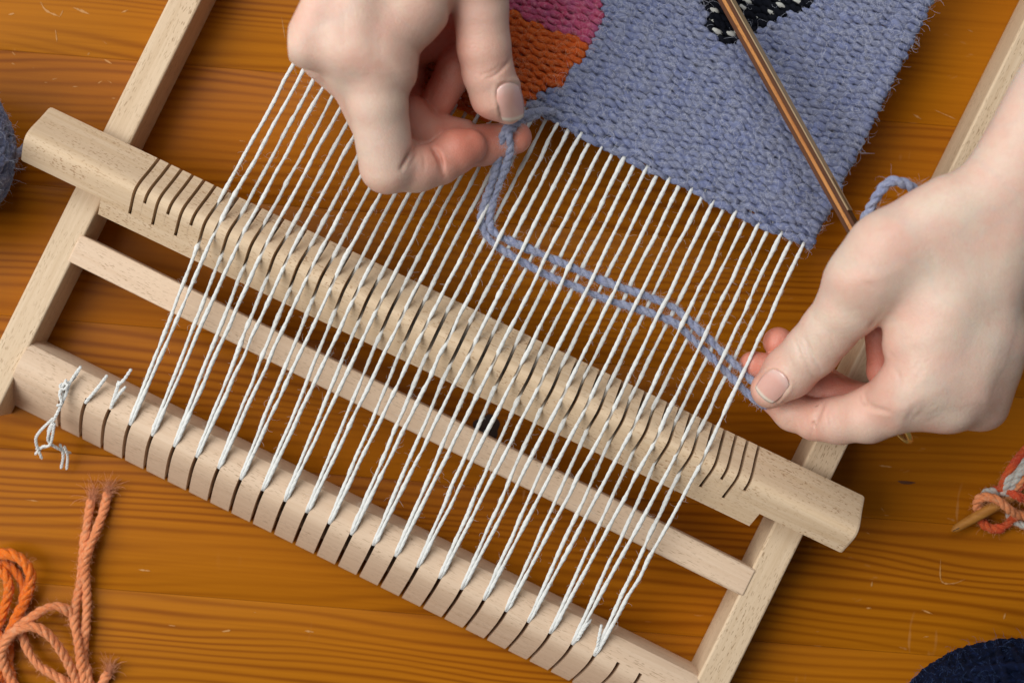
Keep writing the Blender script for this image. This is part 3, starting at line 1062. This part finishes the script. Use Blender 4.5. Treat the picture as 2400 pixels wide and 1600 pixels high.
def make_hand(name, label, palm, zplane, T, R, bases, distals, grooves, spots, nails, creases, bumps=(), h=.72, clip=None):
    """palm: list of photo points; zplane(px, py): height of the mid plane; bases / distals: chains of (px, py, z, r)"""
    Pw = np.array([W(px, py, zplane(px, py))[:2] for px, py in palm])
    # round the outline
    Pc = np.vstack([Pw, Pw[:1]])
    Pr = resample(np.hstack([Pc, np.zeros((len(Pc), 1))]), 2.5)[:-1, :2]
    lo = Pr.min(0) - 4
    hi = Pr.max(0) + 4
    zlo, zhi = 200, 0
    chains = [[(W(*p[:3]), p[3]) for p in ch[0]] for ch in bases + distals]
    for ch in chains:
        for (w, r) in ch:
            lo = np.minimum(lo, w[:2] - r - 3)
            hi = np.maximum(hi, w[:2] + r + 3)
            zlo = min(zlo, w[2] - r - 3)
            zhi = max(zhi, w[2] + r + 3)
    zs = [zplane(px, py) for px, py in palm]
    zlo = min(zlo, min(zs) - T - 3)
    zhi = max(zhi, max(zs) + T + 6)
    if clip:
        lo, hi = np.maximum(lo, clip[0]), np.minimum(hi, clip[1])
    xs = np.arange(lo[0], hi[0], h, dtype=np.float32)
    ys_ = np.arange(lo[1], hi[1], h, dtype=np.float32)
    zz = np.arange(zlo, zhi, h, dtype=np.float32)
    X2, Y2 = np.meshgrid(xs, ys_, indexing='ij')
    d2 = poly_d(X2, Y2, Pr).astype(np.float32)
    # plane through the outline's heights
    A = np.c_[Pw, np.ones(len(Pw))]
    co, *_ = np.linalg.lstsq(A, np.array(zs), rcond=None)
    mid = co[0] * X2 + co[1] * Y2 + co[2]
    X, Y, Z = X2[:, :, None], Y2[:, :, None], zz[None, None, :]
    q1 = np.maximum(d2 + R, 0)[:, :, None]
    q2 = (Z - mid[:, :, None]) * (R / T)
    D = (np.sqrt(q1 ** 2 + q2 ** 2) - R) * np.where(d2[:, :, None] > -R * .3, 1, .9).astype(np.float32)
    D = D.astype(np.float32)
    for (ch, kk) in bases + distals:
        pts = [(W(*p[:3]), p[3]) for p in ch]
        f = None
        for (a, ra), (b, rb) in zip(pts[:-1], pts[1:]):
            s = seg_d(X, Y, Z, a, b, ra, rb)
            f = s if f is None else smin(f, s, 2.2)
        D = smin(D, f, kk)
    for (a, b, ra, rb, kk) in bumps:
        D = smin(D, seg_d(X, Y, Z, W(*a), W(*b), ra, rb), kk)
    for (a, b, ra, rb, kk) in grooves:
        D = -smin(-D, seg_d(X, Y, Z, W(*a), W(*b), ra, rb), kk)
    # close the cut ends
    e = 2
    D[:e], D[-e:], D[:, :e], D[:, -e:] = 1, 1, 1, 1
    V, Q = surface_nets(D, np.array([xs[0], ys_[0], zz[0]]), h)
    # smooth
    ed = np.concatenate([Q[:, [0, 1]], Q[:, [1, 2]], Q[:, [2, 3]], Q[:, [3, 0]]])
    deg = np.bincount(ed.ravel(), minlength=len(V)).astype(float)[:, None]

    def lap(V):
        S = np.zeros_like(V)
        for a_ in range(3):
            S[:, a_] = np.bincount(ed[:, 0], V[ed[:, 1], a_], len(V)) + np.bincount(ed[:, 1], V[ed[:, 0], a_], len(V))
        return S / np.maximum(deg, 1) - V
    for it in range(5):
        V = V + .5 * lap(V)
        V = V - .47 * lap(V)
    # normals
    def normals(V):
        n = np.cross(V[Q[:, 2]] - V[Q[:, 0]], V[Q[:, 3]] - V[Q[:, 1]])
        N = np.zeros_like(V)
        for c_ in range(4):
            for a_ in range(3):
                N[:, a_] += np.bincount(Q[:, c_], n[:, a_], len(V))
        return N / (np.linalg.norm(N, axis=1)[:, None] + 1e-9)
    N = normals(V)
    kz = (H - V[:, 2]) / H
    px = ((V[:, 0] - XN) / kz + XN) / S0 + 1200
    py = 800 - V[:, 1] / kz / S0
    up = np.clip(N[:, 2] * 2, 0, 1)
    disp = np.zeros(len(V))
    for (pts, depth, wid, zmin) in creases:
        R_ = resample(np.array([(a, b, 0) for a, b in pts], float), 2.0)[:, :2]
        sel = np.where((px > R_[:, 0].min() - 30) & (px < R_[:, 0].max() + 30) & (py > R_[:, 1].min() - 30) & (py < R_[:, 1].max() + 30) & (V[:, 2] > zmin))[0]
        if not len(sel): continue
        dd = np.sqrt(((px[sel, None] - R_[None, :, 0]) ** 2 + (py[sel, None] - R_[None, :, 1]) ** 2))
        j = dd.argmin(1)
        dm = dd[np.arange(len(sel)), j]
        taper = np.sin(math.pi * np.clip((j + .5) / len(R_), 0.04, .96)) ** .5
        disp[sel] -= depth * np.exp(-(dm / wid) ** 2) * up[sel] * taper
    flush_shade = np.zeros(len(V))  # redness of tips and knuckles, plus shade painted dark red
    for (sx, sy, sz, sr, amt) in spots:
        c_ = W(sx, sy, sz)
        dd = np.linalg.norm(V - c_, axis=1)
        flush_shade = np.maximum(flush_shade, amt * np.exp(-(dd / sr) ** 2))
    hand_nails = []
    for nl in nails:
        c_, a_, wid, ln, zc, zmin = nl     # centre px, axis (towards the tip, px), half width px, half length px
        a_ = np.array(a_, float) / np.linalg.norm(a_)
        s_ = np.array([-a_[1], a_[0]])
        rel = np.c_[px - c_[0], py - c_[1]]
        la, ls = rel @ a_ / ln, rel @ s_ / wid
        rr = (np.abs(la) ** 3.2 + np.abs(ls) ** 3.2) ** (1 / 3.2)
        near = (rr < 1.6) & (V[:, 2] > zmin) & (N[:, 2] > .05)
        core = (rr < 1.15) & (V[:, 2] > zmin) & (N[:, 2] > .15)
        # smooth sheet fitted to the finger tip
        L, S_, Zv = la[core], ls[core], V[core, 2]
        B = np.c_[np.ones(core.sum()), L, S_, L * L, L * S_, S_ * S_]
        cf, *_ = np.linalg.lstsq(B, Zv, rcond=None)
        fold = np.where(la < .55, .40, .05) * np.exp(-((rr - 1.14) / .12) ** 2) - .55 * np.exp(-(np.clip(rr, 0, 2) / 1.0) ** 10)
        disp[near] += fold[near]
        hand_nails.append((c_, a_, s_, wid, ln, cf, zc))
    V = V + N * disp[:, None]
    mb = MB()
    mb.add(V, Q)
    o = mb.build(name, M['skin'], None)
    att = o.data.attributes.new('flush_shade', 'FLOAT', 'POINT')
    att.data.foreach_set('value', flush_shade.astype(np.float32))
    tag(o, label, 'hand')
    for (c_, a_, s_, wid, ln, cf, zc) in hand_nails:
        g = 17
        V2, U2 = [], []
        for i in range(g):
            for j in range(g):
                l, s = -1 + 2 * i / (g - 1), -1 + 2 * j / (g - 1)
                # superellipse map, squarer at the cuticle than a circle
                ll = l * math.sqrt(max(0, 1 - s * s * .30)) if l > 0 else l * math.sqrt(max(0, 1 - s * s * .42))
                ss = s * math.sqrt(max(0, 1 - l * l * (.34 if l > 0 else .30)))
                zq = cf @ np.array([1, ll, ss, ll * ll, ll * ss, ss * ss])
                pxx = c_[0] + a_[0] * ll * ln + s_[0] * ss * wid
                pyy = c_[1] + a_[1] * ll * ln + s_[1] * ss * wid
                edge = max(abs(l), abs(s))
                zq += .10 + .16 * (1 - edge ** 4) + (.12 * max(0, l) ** 3)
                V2.append(W(pxx, pyy, zq + zc))
                U2.append((i / (g - 1), j / (g - 1)))
        F2 = [(i * g + j, i * g + j + 1, (i + 1) * g + j + 1, (i + 1) * g + j) for i in range(g - 1) for j in range(g - 1)]
        mn = MB()
        mn.add(np.array(V2), np.array(F2), np.array(U2))
        no = mn.build('thumbnail', M['nail'], o)
        md = no.modifiers.new('thickness', 'SOLIDIFY')
        md.thickness = .00035
        md.offset = -1
        # face up
        import bmesh
        b_ = bmesh.new()
        b_.from_mesh(no.data)
        b_.faces.ensure_lookup_table()
        b_.normal_update()
        if b_.faces[(g // 2) * (g - 1) + g // 2].normal.z < 0:
            bmesh.ops.reverse_faces(b_, faces=b_.faces)
        b_.to_mesh(no.data)
        b_.free()
    return o


za_ = lambda x, y: (650 + x / 2.94, y / 2.94)
A3 = lambda x, y, z, r: (*za_(x, y), z, r)
A2 = lambda *c: [za_(x, y) for x, y in c]

zpA = lambda px, py: 78 - np.clip((py + 50) / 320, -.3, 1.2) * 8
handA = make_hand(
    'hand', 'hand with curled fingers pinching the yarn beside the orange woven patch', 
    A2((205, 0), (182, 150), (160, 285), (174, 350), (235, 440), (330, 525), (450, 620), (700, 660), (930, 600), (972, 460), (985, 365), (1080, 272), (1175, 150), (1200, 40), (1260, -120), (1500, -420), (1480, -1000), (1440, -1300), (420, -1300), (340, -900), (250, -350)),
    zpA, 13.5, 14.0,
    bases=[([A3(560, 60, 80, 11), A3(640, 360, 77, 10.8), A3(690, 700, 70, 9.9), A3(757, 1140, 60, 9.6)], 4.0),
           ([A3(420, 200, 76, 10.5), A3(520, 480, 68, 9.5), A3(770, 1080, 47, 8.0)], 2.2),
           ([A3(1330, -500, 76, 12), A3(1385, -150, 70, 10.4), A3(1400, 60, 66, 9.6)], 5.0)],
    distals=[([A3(757, 1150, 59, 9.0), A3(960, 1165, 54, 7.7), A3(1120, 1125, 50, 7.6)], 1.6),
             ([A3(1115, 1125, 50, 7.3), A3(1230, 1045, 48, 7.7), A3(1320, 1010, 47, 6.3)], 1.0),
             ([A3(770, 1080, 47, 8), A3(1080, 1060, 41, 7.2), A3(1420, 1000, 38.5, 7.0), A3(1640, 948, 38, 5.9)], 1.0),
             ([A3(1290, 360, 43, 6.2), A3(1235, 470, 44.5, 6.6), A3(1108, 695, 42.5, 6.1)], .8),
             ([A3(420, 260, 62, 11), A3(760, 330, 42, 10), A3(1290, 190, 40, 8)], 3.0),
             ([A3(330, 380, 64, 9), A3(620, 640, 44, 8.5), A3(880, 520, 38, 7.5)], 1.5),
             ([A3(480, 500, 60, 9), A3(760, 860, 42, 8), A3(900, 700, 38, 7)], 1.5),
             ([A3(900, 800, 47, 8), A3(1010, 900, 44, 7.2), A3(1290, 905, 38.5, 4.4)], .9),
             ([A3(1400, 60, 66, 9.5), A3(1424, 330, 62, 8.9), A3(1452, 500, 58.5, 8.6), A3(1508, 655, 54.5, 8.7), A3(1590, 752, 51.5, 5.4)], 1.0)],
    grooves=[((*za_(880, 1120), 70), (*za_(965, 990), 66), .5, .9, 1.6), ((*za_(1140, 1190), 58), (*za_(1075, 1010), 58), .4, .8, 1.4), ((*za_(1205, 40), 79), (*za_(1215, 150), 72), .8, 1.0, 2.2)],
    spots=[(*za_(1290, 985), 50, 19, 1.05), (*za_(1130, 1040), 54, 14, .9), (*za_(1660, 940), 40, 16, 1.0), (*za_(1440, 960), 42, 16, 1.0), (*za_(1130, 260), 38, 22, 1.9), (*za_(960, 600), 38, 22, 1.6), (*za_(1390, 790), 46, 7, .7), (*za_(1270, 480), 52, 7, .7), (*za_(1115, 650), 42, 20, .9), (*za_(1240, 420), 48, 18, 1.0), (*za_(1000, 250), 52, 28, 1.0), (*za_(1600, 720), 56, 9, .45), (*za_(1330, 670), 48, 7, .5), (*za_(1230, 350), 57, 7, .6), (*za_(230, 330), 80, 10, .30), (*za_(680, 1290), 62, 12, .28), (*za_(1000, 870), 44, 14, .6), (*za_(920, 640), 68, 10, .3), (*za_(520, 300), 88, 12, .18)],  # spots inside the grip and on the thumb's inner edge paint shade as red
    nails=[(za_(1607, 706), (.17, 1.0), 31, 46, .0, 48)],
    creases=[(A2((1440, 545), (1500, 520), (1560, 470), (1605, 410)), .7, 4, 50), (A2((1400, 520), (1480, 495), (1560, 440)), .4, 4, 50), (A2((1480, 600), (1560, 565), (1600, 540)), .2, 4, 50),
             (A2((1000, 1040), (1015, 1120), (1010, 1180)), .25, 4, 45), (A2((855, 1165), (900, 1090), (960, 985)), 1.5, 5, 45), (A2((1152, 1210), (1120, 1090), (1062, 1000)), 1.6, 5, 40), (A2((905, 1150), (945, 1090), (975, 1020)), .4, 4, 45), (A2((560, 60), (575, 250), (610, 420)), -.5, 28, 70), (A2((350, 150), (400, 330)), -.4, 22, 70), (A2((1040, 700), (1060, 640), (1075, 600)), .2, 4, 38), (A2((1090, 720), (1110, 660), (1120, 610)), .2, 4, 38), (A2((1140, 720), (1160, 670), (1170, 620)), .2, 4, 38)],
    bumps=[((*za_(215, 300), 78), (*za_(300, 60), 84), 8.5, 7, 5), ((*za_(480, 330), 82), (*za_(560, -300), 86), 7.5, 5, 6)],
    clip=(np.array([-999, -999]), np.array([999, 185])))

z2_ = lambda x, y: (1700 + x / 2.148, 350 + y / 2.148)
B3 = lambda x, y, z, r: (*z2_(x, y), z, r)
B2 = lambda *c: [z2_(x, y) for x, y in c]
zpB = lambda px, py: 88 - np.clip((py - 150) / 800, -.3, 1.1) * 26
_r = random.Random(5)
FINE_B = []
for (cx_, cy_, ang_, n_, sx_, sy_) in ((500, 1010, 1.15, 9, 70, 60), (560, 1360, 1.7, 8, 60, 50), (350, 1360, 1.75, 8, 60, 30), (660, 620, .9, 8, 70, 70), (1000, 1330, 2.3, 7, 90, 40), (960, 1120, 2.2, 6, 70, 60)):
    for _ in range(n_):
        x_, y_ = cx_ + _r.uniform(-sx_, sx_), cy_ + _r.uniform(-sy_, sy_)
        a_, l_ = ang_ + _r.gauss(0, .22), _r.uniform(25, 60)
        FINE_B.append((B2((x_ - l_ * math.cos(a_), y_ - l_ * math.sin(a_)), (x_ + _r.uniform(-5, 5), y_ + _r.uniform(-5, 5)), (x_ + l_ * math.cos(a_), y_ + l_ * math.sin(a_))), _r.uniform(.08, .2), 3.2, 25))
handB = make_hand(
    'hand', 'hand wearing a thin gold ring, pulling the doubled yarn past the last warp threads', 
    B2((1504, -445), (1231, 37), (1042, 148), (870, 250), (700, 388), (592, 535), (520, 645), (560, 760), (690, 835), (795, 838), (808, 900), (800, 1000), (850, 1090), (760, 1190), (730, 1330), (830, 1418), (920, 1392), (1000, 1380), (1100, 1366), (1200, 1358), (1285, 1340), (1338, 1288), (1362, 1210), (1382, 1160), (1412, 1125), (1440, 1010), (1470, 940), (1490, 850), (1520, 730), (1680, 300), (1900, -100), (2100, -300), (1900, -900)),
    zpB, 15.0, 18.0,
    bases=[([B3(790, 500, 77, 11), B3(705, 640, 72, 11.3), B3(615, 800, 65, 10.6)], 7.0),
           ([B3(1060, 1130, 66, 13), B3(900, 1250, 60, 11), B3(720, 1338, 53, 9.6)], 3.4)],
    distals=[([B3(612, 800, 65, 10.6), B3(520, 910, 59, 9.4), B3(440, 1008, 54, 9.3), B3(322, 1122, 47, 9.0), B3(226, 1207, 41.5, 6.9)], 1.6),
             ([B3(720, 1338, 53, 9.4), B3(575, 1362, 45, 8.2), B3(450, 1362, 37, 7.5)], 1.6),
             ([B3(445, 1358, 37, 7.1), B3(340, 1318, 31, 6.9), B3(258, 1266, 27.5, 5.6)], .9),
             ([B3(1150, 1230, 50, 8.5), B3(640, 1290, 33, 7.5), B3(400, 1150, 29, 6.8), B3(140, 1090, 28, 5.4)], .8),
             ([B3(1250, 1180, 48, 8), B3(800, 1300, 31, 7), B3(560, 1225, 25.5, 6.3), B3(265, 970, 26, 5.5)], .6),
             ([B3(1300, 1100, 52, 8), B3(1000, 1150, 42, 7), B3(790, 1120, 42, 5.0), B3(768, 930, 46, 4.6)], .8)],
    grooves=[((*z2_(700, 1262), 62), (*z2_(682, 1190), 60), .4, .9, 1.8), ((*z2_(470, 1275), 44), (*z2_(452, 1390), 46), .2, .3, 1.2), ((*z2_(738, 888), 72), (*z2_(808, 832), 80), .5, .8, 2.0)],
    spots=[(*z2_(150, 1080), 28, 22, 1.0), (*z2_(265, 970), 26, 22, 1.0), (*z2_(760, 1050), 44, 22, 1.0), (*z2_(560, 1200), 30, 24, 1.0), (*z2_(200, 1250), 44, 10, .40), (*z2_(330, 1285), 44, 10, .55), (*z2_(500, 1180), 52, 9, .6), (*z2_(690, 1220), 56, 12, .40), (*z2_(460, 1320), 42, 12, .42), (*z2_(640, 900), 60, 9, .4), (*z2_(850, 1110), 74, 11, .3), (*z2_(1040, 1390), 60, 12, .35), (*z2_(700, 600), 92, 16, .22), (*z2_(1290, 1320), 62, 12, .25)],
    nails=[(z2_(237, 1191), (-.67, .74), 33, 37, .0, 40)],
    creases=FINE_B + [(B2((400, 955), (440, 1040), (480, 1110)), .8, 3.5, 50), (B2((345, 950), (375, 1030), (400, 1080), (440, 1140), (470, 1150)), .8, 3.5, 50), (B2((370, 960), (395, 1010), (415, 1060), (425, 1100)), .25, 3, 50), (B2((300, 1000), (335, 1080), (370, 1140)), .15, 4, 45),
             (B2((505, 1245), (470, 1310), (448, 1380), (440, 1440)), 1.1, 6.5, 35), (B2((490, 1275), (478, 1330), (470, 1370)), .3, 4, 35), (B2((330, 1330), (320, 1370), (318, 1400)), .15, 4, 28), (B2((672, 1160), (684, 1225), (706, 1275), (760, 1305), (820, 1320)), 1.0, 6.5, 50), (B2((840, 1100), (870, 1130), (880, 1170)), .5, 5, 60), (B2((805, 1010), (840, 1040), (860, 1070)), .3, 5, 60), (B2((570, 570), (610, 560), (660, 555)), .2, 5, 70)],
    bumps=[((*z2_(1130, 1290), 65), (*z2_(1290, 950), 74), 9, 8, 9), ((*z2_(960, 1160), 70), (*z2_(1130, 800), 79), 9, 8, 10), ((*z2_(1300, 1290), 57), (*z2_(1400, 980), 68), 8.5, 8, 8)],
    clip=(np.array([-999, -999]), np.array([245, 999])))

# ring
mb = MB()
for k_, off in enumerate((0.0, .42)):
    c_ = W(*z2_(846 + off * 20, 1364), 50)
    n = 64
    aa = np.linspace(0, 2 * math.pi, n)
    axis = np.array([math.cos(math.radians(34)), math.sin(math.radians(34)), 0])
    e1 = np.array([-axis[1], axis[0], 0])
    P = c_ + 8.9 * (np.cos(aa)[:, None] * e1 + np.sin(aa)[:, None] * np.array([0, 0, 1.0]))
    tube(mb, P, .75, 10, True, caps=False)
o = mb.build('ring', M['gold'], handB)
o['label'] = 'thin gold ring'

# ------------------------------------------------------------------ yarn lying on the table
def zc(x, y, z): return (x / 2.936, 1066 + y / 2.936, z)


def yarn_part(name, mat, pts, R, pitch, parent, fz, per=2.0, sides=9, plies=2, step=.7):
    mb = MB()
    P = px_path(pts, step)
    R = R * .88
    yarn(mb, P, R, pitch * 1.1, 3, sides, True, vary=.10, tight=.40)
    fuzz_path(fz, P, R, per * 5, (.7, 3.4), .03)
    return mb.build(name, M[mat], parent)


ob_ = thing('yarn_bundle', 'loose loops of bright orange yarn at the table edge beside the salmon strands', 'yarn', tuple(W(20, 1440, 0) * MM * 0))
fz = MB()
yarn_part('strand', 'orange', [zc(-150, 760, 4), zc(-60, 700, 5), zc(50, 678, 7), zc(150, 720, 8), zc(208, 810, 8), zc(205, 910, 7), zc(165, 1020, 6), zc(105, 1130, 6), zc(50, 1260, 7), zc(10, 1400, 5), zc(-30, 1600, 4)], 2.35, 11, ob_, fz)
yarn_part('strand', 'orange', [zc(-150, 820, 3), zc(-30, 770, 4), zc(38, 830, 5), zc(62, 915, 5), zc(40, 1020, 4.5), zc(0, 1140, 4), zc(-80, 1300, 3)], 2.2, 11, ob_, fz)
yarn_part('strand', 'orange', [zc(-60, 700, 3), zc(60, 760, 3.2), zc(130, 840, 3), zc(165, 930, 2.8), zc(150, 1060, 2.6), zc(80, 1200, 2.6), zc(60, 1400, 2.6), zc(90, 1620, 2.6)], 2.1, 11, ob_, fz)
yarn_part('strand', 'orange', [zc(-80, 1180, 3), zc(10, 1260, 2.8), zc(50, 1340, 2.6), zc(40, 1470, 2.6), zc(-20, 1620, 2.6)], 2.3, 11, ob_, fz)
tag(fz.build('yarn_fuzz', M['fuzz_warm'], ob_), kind='stuff')
sb_ = thing('yarn_bundle', 'loose salmon pink yarn strands and loops near the lower left table corner', 'yarn')
fz = MB()
yarn_part('strand', 'salmon', [zc(628, 300, 3), zc(606, 430, 3), zc(588, 560, 3.4), zc(572, 700, 3.6), zc(548, 900, 4), zc(515, 1060, 5), zc(512, 1160, 6), zc(540, 1300, 6), zc(562, 1450, 5), zc(600, 1640, 4)], 2.1, 8.5, sb_, fz)
yarn_part('strand', 'salmon', [zc(742, 250, 2.6), zc(710, 390, 2.8), zc(655, 540, 5), zc(602, 680, 6), zc(585, 780, 5), zc(592, 900, 4), zc(598, 1020, 4), zc(592, 1150, 4.4), zc(582, 1300, 4), zc(580, 1420, 4), zc(640, 1640, 4)], 2.0, 8.5, sb_, fz)
yarn_part('strand', 'salmon', [zc(540, 1200, 3), zc(500, 1110, 5), zc(450, 1058, 7), zc(370, 1038, 8.5), zc(285, 1070, 9), zc(200, 1130, 9.5), zc(110, 1200, 10), zc(38, 1290, 9), zc(14, 1380, 7), zc(42, 1480, 5), zc(130, 1640, 4)], 2.15, 9, sb_, fz)
yarn_part('strand', 'salmon', [zc(20, 1290, 6), zc(70, 1230, 9), zc(150, 1190, 11), zc(240, 1182, 11), zc(330, 1232, 10), zc(410, 1330, 8), zc(475, 1440, 6), zc(560, 1640, 4)], 2.15, 9, sb_, fz)
yarn_part('strand', 'salmon', [zc(140, 1180, 5), zc(160, 1260, 5.5), zc(195, 1350, 5), zc(260, 1440, 4.5), zc(350, 1500, 4), zc(460, 1570, 3.5), zc(520, 1640, 3)], 2.0, 9, sb_, fz)
yarn_part('strand', 'salmon', [zc(748, 1490, 3), zc(725, 1530, 3), zc(700, 1580, 3), zc(660, 1660, 3)], 2.0, 8, sb_, fz)
for tip in ((628, 300), (742, 250), (748, 1490)):
    b0 = [W(*zc(tip[0] + RND.uniform(-14, 14), tip[1] + RND.uniform(0, 50), RND.uniform(1.5, 4.5))) for _ in range(110)]
    hairs(fz, b0, np.tile([.22, 1.0, .05], (110, 1)), (3, 9), .07, .45, .28)
tag(fz.build('yarn_fuzz', M['fuzz_warm'], sb_), kind='stuff')


def ball(name, label, mat, fmat, c, r, yr, turns, fz_n, extra=None):
    b = thing(name, label, 'yarn ball', tuple(np.array(c) * MM))
    mb = MB()
    # core
    n = 24
    th = np.linspace(0.02, math.pi - .02, n)
    ph = np.linspace(0, 2 * math.pi, 2 * n)
    V = np.array([[math.sin(a) * math.cos(q), math.sin(a) * math.sin(q), math.cos(a)] for a in th for q in ph]) * (r - yr * 1.1)
    F = np.array([(i * 2 * n + j, i * 2 * n + j + 1, (i + 1) * 2 * n + j + 1, (i + 1) * 2 * n + j) for i in range(n - 1) for j in range(2 * n - 1)])
    mb.add(V, F[:, ::-1])
    mb.build('core', M[mat], b)
    mb = MB()
    fzb = MB()
    for k_ in range(turns):
        axis = Vector((RND.gauss(0, 1), RND.gauss(0, 1), RND.gauss(0, .8))).normalized()
        if k_ % 9 == 0: base_axis = axis
        axis = (base_axis + axis * .22).normalized()
        e1 = axis.orthogonal().normalized()
        e2 = axis.cross(e1)
        t = np.linspace(0, 2 * math.pi, 110)
        off = RND.uniform(-.45, .45) * r
        rr = math.sqrt(max(1, r * r - off * off)) - RND.uniform(0, yr)
        P = np.outer(np.cos(t), np.array(e1)) * rr + np.outer(np.sin(t), np.array(e2)) * rr + np.array(axis) * off
        yarn(mb, P, yr, yr * 4.4, 2, 6, True)
        fuzz_path(fzb, P, yr, fz_n, (1.5, 6), .035)
    mb.build('winding', M[mat], b)
    tag(fzb.build('yarn_fuzz', M[fmat], b), kind='stuff')
    return b


cn = W(2400, 1845, 50)
ball('yarn_ball', 'dark navy wool ball on the table right of the loom', 'navy', 'fuzz_navy', (cn[0], cn[1], 50), 50, 1.7, 110, .30)
cl = W(-175, 355, 30)
lb = ball('yarn_ball', 'lavender wool ball beside the left end of the heddle bar', 'blue', 'fuzz_blue', (cl[0], cl[1], 31), 31, 1.6, 70, .6)
mb = MB()
P = px_path([(-60, 300, 50), (-20, 420, 40), (5, 420, 24), (30, 375, 10), (60, 345, 4), (90, 335, 3)], .6) - np.array([cl[0], cl[1], 31])
yarn(mb, P, 1.7, 8, 2, 8, True)
mb.build('yarn_tail', M['blue_yarn'], lb)

# ------------------------------------------------------------------ second needle wrapped in orange and white yarn
zr = lambda x, y: (1600 + x / 2.936, 1066 + y / 2.936)
q0, q1 = W(*zr(1850, 522), 5), W(*zr(2700, 30), 12)
nd = bpy.data.objects.new('yarn_needle', None)
COL.objects.link(nd)
tag(nd, 'amber wooden needle with blunt tip wrapped in coral and white yarn', 'needle')
mb = MB()
P = resample([q0, q0 + (q1 - q0) * .12, q1], 1.5)
L = np.linspace(0, np.linalg.norm(q1 - q0), len(P))
rad = np.interp(L, [0, 1, 4, 16, 40], [.9, 1.3, 1.7, 2.2, 2.3])
tube(mb, P, rad, 14, True)
d_ = (q1 - q0) / np.linalg.norm(q1 - q0)
nd.location = (0, 0, 0)
mb.build('shaft', M['needle'], nd)
mb = MB()
tube(mb, np.array([q0 + d_ * .4 + np.array([0, 0, .9]), q0 + d_ * 2.6 + np.array([0, 0, 1.75])]), .45, 8)
mb.build('eye', M['knot'], nd)
yb = thing('yarn_bundle', 'coral and white yarn wound round the amber needle', 'yarn')
fz = MB()
R3 = lambda x, y, z: (*zr(x, y), z)
yarn_part('strand', 'salmon', [R3(2060, 400, 4), R3(2025, 350, 6), R3(2040, 300, 9), R3(2100, 288, 11), R3(2170, 310, 12), R3(2230, 360, 11), R3(2290, 400, 8), R3(2400, 430, 5)], 2.2, 9, yb, fz)
yarn_part('strand', 'red', [R3(2020, 380, 3), R3(2060, 460, 3), R3(2110, 500, 3), R3(2180, 505, 3), R3(2240, 470, 3), R3(2280, 430, 3), R3(2400, 380, 4)], 2.0, 9, yb, fz)
yarn_part('strand', 'red', [R3(2100, 290, 4), R3(2160, 240, 6), R3(2210, 230, 10), R3(2300, 280, 14), R3(2420, 330, 8)], 2.0, 9, yb, fz)
yarn_part('strand', 'cream', [R3(2060, 300, 4), R3(2090, 255, 5), R3(2140, 255, 7), R3(2180, 280, 6), R3(2230, 300, 5)], 1.8, 8, yb, fz)
for i, (mt, dx) in enumerate((('red', 0), ('cream', 34), ('red', 62), ('cream', 92), ('orange', 120), ('salmon', 150), ('red', 180))):
    yarn_part('strand', mt, [R3(2205 + dx * .35, 265 + dx * .1, 9), R3(2215 + dx * .62, 180 + dx * .1, 13 + i % 2), R3(2260 + dx * .8, 90 + dx * .2, 15 - i % 3), R3(2340 + dx, -10 + dx * .3, 13), R3(2480 + dx, -160 + dx * .4, 8)], 2.1, 9, yb, fz)
yarn_part('strand', 'cream', [R3(2230, 400, 2.2), R3(2290, 460, 2.2), R3(2400, 500, 2.2)], 1.7, 8, yb, fz)
tag(fz.build('yarn_fuzz', M['fuzz_warm'], yb), kind='stuff')
